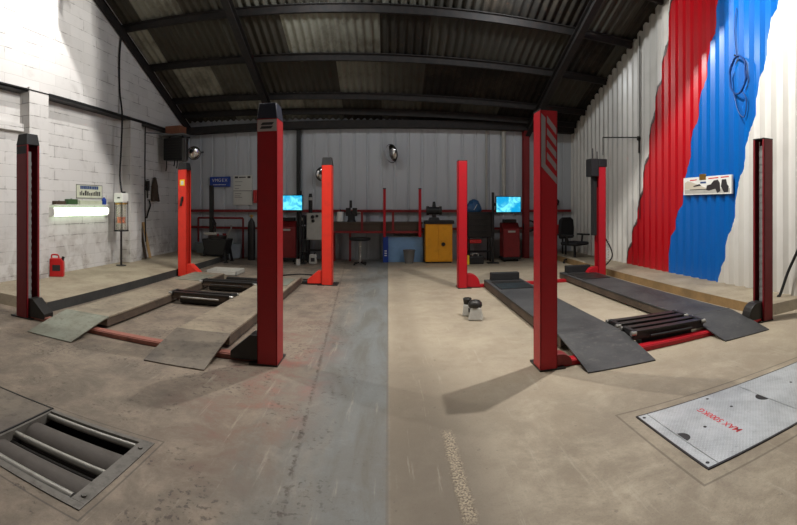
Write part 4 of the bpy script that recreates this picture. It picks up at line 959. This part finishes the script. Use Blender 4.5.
# ------------------------------------------------------------------ right wall things
a, b = XW(684, 186, XR - .03), XW(732, 186, XR - .03); yc, hw = (a.y + b.y) / 2, (a.y - b.y) / 2
z1, z0 = XW(708, 176.5, XR).z, XW(708, 194.5, XR).z; h = (z1 - z0) / 2
root = thing('picture_sign', (XR - .03, yc, (z0 + z1) / 2), 'white picture sign of dark vehicles on the blue stripe of right wall', 'sign')
m = MB(); m.bb(-.012, .03, -hw, hw, -h, h); m.obj('board', M['white'], root, smooth=False, bevel=.003)
def art(name, mat, polys, d):           # u from 0 (far edge) to 1 (near edge), v from 0 (bottom) to 1
    m = MB()
    for pl in polys: m.prism([(hw - 2 * hw * u, -h + 2 * h * v) for u, v in pl], -.012 - d, -.0115, 'x')
    m.obj(name, mat, root, smooth=False)
art('ground_band', M['lightgrey'], [[(.03, .06), (.97, .06), (.97, .3), (.03, .3)]], .0005)
art('haze_band', paint('print_sand', (196, 188, 170), .6, dirt=.1), [[(.03, .32), (.5, .3), (.5, .36), (.2, .72), (.1, .8), (.03, .7)]], .0008)
art('dark_vehicle', M['darktext'], [[(.5, .25), (.52, .5), (.6, .55), (.66, .75), (.74, .78), (.78, .6), (.79, .15), (.73, .06), (.69, .3), (.56, .2)], [(.8, .4), (.82, .78), (.9, .78), (.92, .5), (.95, .4), (.94, .1), (.86, .08)], [(.22, .5), (.36, .6), (.4, .5), (.24, .45)], [(.15, .27), (.5, .27), (.5, .31), (.15, .31)]], .0016)
art('blue_mark', M['bluetext'], [[(.38, .62), (.5, .62), (.5, .72), (.38, .72)]], .0016)
for pl in ([(.55, .84), (.75, .86), (.75, .92), (.55, .9)], [(.8, .86), (.95, .88), (.95, .94), (.8, .92)], [(.15, .8), (.3, .82), (.3, .88), (.15, .86)]): art('red_mark', M['redtext'], [pl], .0016)
m = MB(); m.bb(-.016, -.01, hw - 2 * hw * .5, hw - 2 * hw * .36, h - .06, h + .05); m.obj('gold_crest', M['brass'], root, smooth=False)
# coil of blue hose on the blue stripe
c = XW(738.5, 75, XR - .05); m = MB(); N = 80
pts = [Vector((XR - .05 - .0004 * i, c.y + (.2 + .015 * math.sin(i * 1.7)) * math.cos(2 * PI * i / 22), c.z + .32 * math.sin(2 * PI * i / 22))) for i in range(N)]
m.tube(pts, .013, 7, 0); m.tube([(XR - .04, c.y + .06, c.z + 1.15), (XR - .05, c.y + .1, c.z + .8), (XR - .04, c.y + .06, c.z + .32)], .01, 6)
m.tube([(XR - .05, c.y + .12, c.z - .28), (XR - .06, c.y + .0, c.z - .6), (XR - .05, c.y - .14, c.z - .72), (XR - .06, c.y - .2, c.z - .45), (XR - .05, c.y - .1, c.z - .3)], .012, 6)
M['bluehose'] = paint('dark_blue_hose', (20, 60, 120), .4, dirt=.1)
co_ = tag(m.obj('hanging_hose_coil', M['bluehose'], off=c), 'coiled dark blue hose hung high on the blue stripe of right wall', 'hose')
m = MB(); m.cyl((XR - .002, c.y + .06, c.z + .33), (XR - .09, c.y + .06, c.z + .34), .015, n=8); m.obj('hook', M['black'], co_, off=c)
# hose arm of steel tube near the rear outer post
a, b, d = XW(603, 137.5, 5.1), XW(638.5, 137.5, XR - .03), XW(603, 162, 5.1)
root = thing('wall_pipe', b, 'thin steel pipe arm on right wall above the rear outer right-lift post', 'pipe arm')
m = MB(); m.cyl(a, b, .014, n=8); m.cyl(b + Vector((.01, 0, -.0)), b + Vector((.01, 0, -.35)), .014, n=8); m.obj('pipe', M['gunmetal'], root, off=b)
m = MB(); m.cyl(a, (a.x, a.y, 2.75), .012, n=8); m.obj('drop_pipe', M['gunmetal'], root, off=b)
m = MB(); m.cyl(b + Vector((.027, 0, -.02)), b + Vector((-.02, 0, -.02)), .05, n=14); m.obj('wall_flange', M['gunmetal'], root, off=b)
m = MB(); a = XW(639.5, 60, XR - .02); m.cyl((XR - .012, a.y, 1.2), (XR - .012, a.y, roof_z(XR, a.y) - .1), .011, n=8); tag(m.obj('wall_cable', M['gunmetal'], off=(XR - .012, a.y, 1.2)), 'thin dark cable straight down the white cladding left of the red stripe', 'cable')
# hose at the right edge
a, b, d = XW(797, 252, 5.28), XW(788, 272, 5.28), XW(780, 301, 5.2)
m = MB(); m.tube([(5.34, 3.7, 2.6), (5.34, 3.95, 1.9), XW(803, 236, 5.3), a, b, (d.x, d.y, .17), (d.x - .03, d.y + .03, .155)], .022, 10); tag(m.obj('air_line', M['rubber'], off=(d.x, d.y, .14)), 'thick black air hose hanging to floor at extreme right, past the outer front post', 'hose')

# ------------------------------------------------------------------ things on the floor
c = W(474, 319, 5.9)
root = thing('floor_jack', (1.12, 6.15, 0), 'small pale grey jack with dark cap, alone on floor left of right lift', 'jack'); root.rotation_euler.z = -.25
m = MB(); m.box((.06, -.1, .085), (.2, .2, .17), taper=.62); m.obj('front_body', M['lightgrey'], root, smooth=False, bevel=.02)
m = MB(); m.lathe([(.085, .16), (.095, .18), (.09, .22), (.06, .25), (.0, .26)], 24); m.v = [q + Vector((.05, -.08, 0)) for q in m.v]; m.obj('cap', M['gunmetal'], root)
m = MB(); m.box((-.07, .12, .08), (.13, .16, .16), taper=.75); m.obj('rear_body', M['lightgrey'], root, smooth=False, bevel=.02)
m = MB(); m.lathe([(.05, .15), (.06, .23), (.052, .24), (.042, .17), (.0, .165)], 20); m.v = [q + Vector((-.07, .12, 0)) for q in m.v]; m.obj('socket', M['gunmetal'], root)
m = MB(); m.beam((.02, -.02, .09), (-.05, .1, .09), .05, .05); m.obj('link', M['gunmetal'], root, smooth=False)
root = thing('drip_tray', (-3.55, 9.75, 0), 'flat whitish drip tray on floor behind the left lift', 'tray')
m = MB(); m.bb(-.35, .35, -.3, .3, 0, .012)
for x0, x1, y0, y1 in ((-.35, .35, -.3, -.285), (-.35, .35, .285, .3), (-.35, -.335, -.3, .3), (.335, .35, -.3, .3)): m.bb(x0, x1, y0, y1, 0, .09)
m.obj('pan', M['lightgrey'], root, smooth=False)
m = MB(); m.tube([(-1.2, 9.2, .014), (-1.5, 9.25, .014), (-1.95, 9.3, .014), (-2.3, 9.6, .014), (-1.9, 9.95, .014), (-1.45, 9.8, .014), (-1.15, 9.6, .014)], .014, 8)
tag(m.obj('extension_lead', M['rubber'], off=(-1.6, 9.2, 0)), 'black lead snaking on floor behind inner left-lift runway', 'lead')
# ------------------------------------------------------------------ lamps: three hooded floodlights out of the picture's top
def flood(loc, label, power, back, drop, col=(1, .93, .82), wd=.9):
    root = thing('flood_light', loc, label, 'flood light', 'hooded floodlights under the roof')
    h = MB(); h.bb(-wd, wd, -.3, back, .16, .18); h.bb(-wd, wd, back, back + .012, -drop, .18)
    h.obj('hood', M['black'], root, smooth=False)
    h = MB(); h.bb(-.02, .02, -.02, .02, .18, roof_z(loc[0], loc[1]) - loc[2] - .05); h.obj('hanger', M['black'], root, smooth=False)
    L = bpy.data.lights.new('lamp', 'POINT'); L.energy = power; L.color = col; L.shadow_soft_size = .035
    o = bpy.data.objects.new('lamp', L); COL.objects.link(o); o.parent = root; o.location = (0, 0, 0)
flood((-3.9, 6.1, 6.05), 'black hooded floodlight hung by the block wall', 390, .36, .46, (1, .97, .94))
flood((-.2, 5.9, 5.9), 'black hooded floodlight hung over the centre aisle', 600, .36, .42, (1, .96, .9))
flood((2.65, 4.9, 5.7), 'black hooded floodlight hung towards the striped wall', 880, .36, .30, (1, .97, .93))
for x, lab in ((-1.3, 'small added fill lamp hung near the ridge side of the roof at left'), (2.3, 'small added fill lamp hung near the ridge side of the roof at right')):  # unseen lamps added to brighten the dim rear of the workshop
    root = thing('fill_lamp', (x, 8.2, 5.5), lab, 'fill lamp', 'added fill lamps over the rear of the workshop')
    m = MB(); m.cyl((0, 0, .1), (0, 0, roof_z(x, 8.2) - 5.52), .012, n=8); m.obj('flex', M['black'], root)
    m = MB(); m.lathe([(.25, .0), (.2, .1), (.06, .16), (.05, .2), (.04, .2), (.05, .15), (.19, .09), (.24, .0)], 24); m.obj('lamp_shade', M['lightgrey'], root)
    L = bpy.data.lights.new('lamp', 'POINT'); L.energy = 72 if x < 0 else 110; L.color = (.93, .97, 1); L.shadow_soft_size = .08
    o = bpy.data.objects.new('lamp', L); COL.objects.link(o); o.parent = root; o.location = (0, 0, -.1)

# ------------------------------------------------------------------ camera, world
cam = bpy.data.cameras.new('camera'); co = bpy.data.objects.new('camera', cam); COL.objects.link(co)
co.location = (0, 0, EYE); co.rotation_euler = (PI / 2, 0, 0)
cam.type = 'PANO'; cam.panorama_type = 'CENTRAL_CYLINDRICAL'
cam.central_cylindrical_range_u_min = (0 - CX) / F; cam.central_cylindrical_range_u_max = (797 - CX) / F
cam.central_cylindrical_range_v_min = (CY - 525) / F; cam.central_cylindrical_range_v_max = CY / F
cam.central_cylindrical_radius = 1.0; cam.clip_end = 200
scn.camera = co
w = bpy.data.worlds.new('world'); scn.world = w; w.use_nodes = True
w.node_tree.nodes['Background'].inputs[0].default_value = (.62, .70, .82, 1); w.node_tree.nodes['Background'].inputs[1].default_value = .02
scn.view_settings.view_transform = 'Standard'; scn.view_settings.look = 'None'; scn.view_settings.gamma = 1; scn.view_settings.use_curve_mapping = False
scn.view_settings.exposure = 0
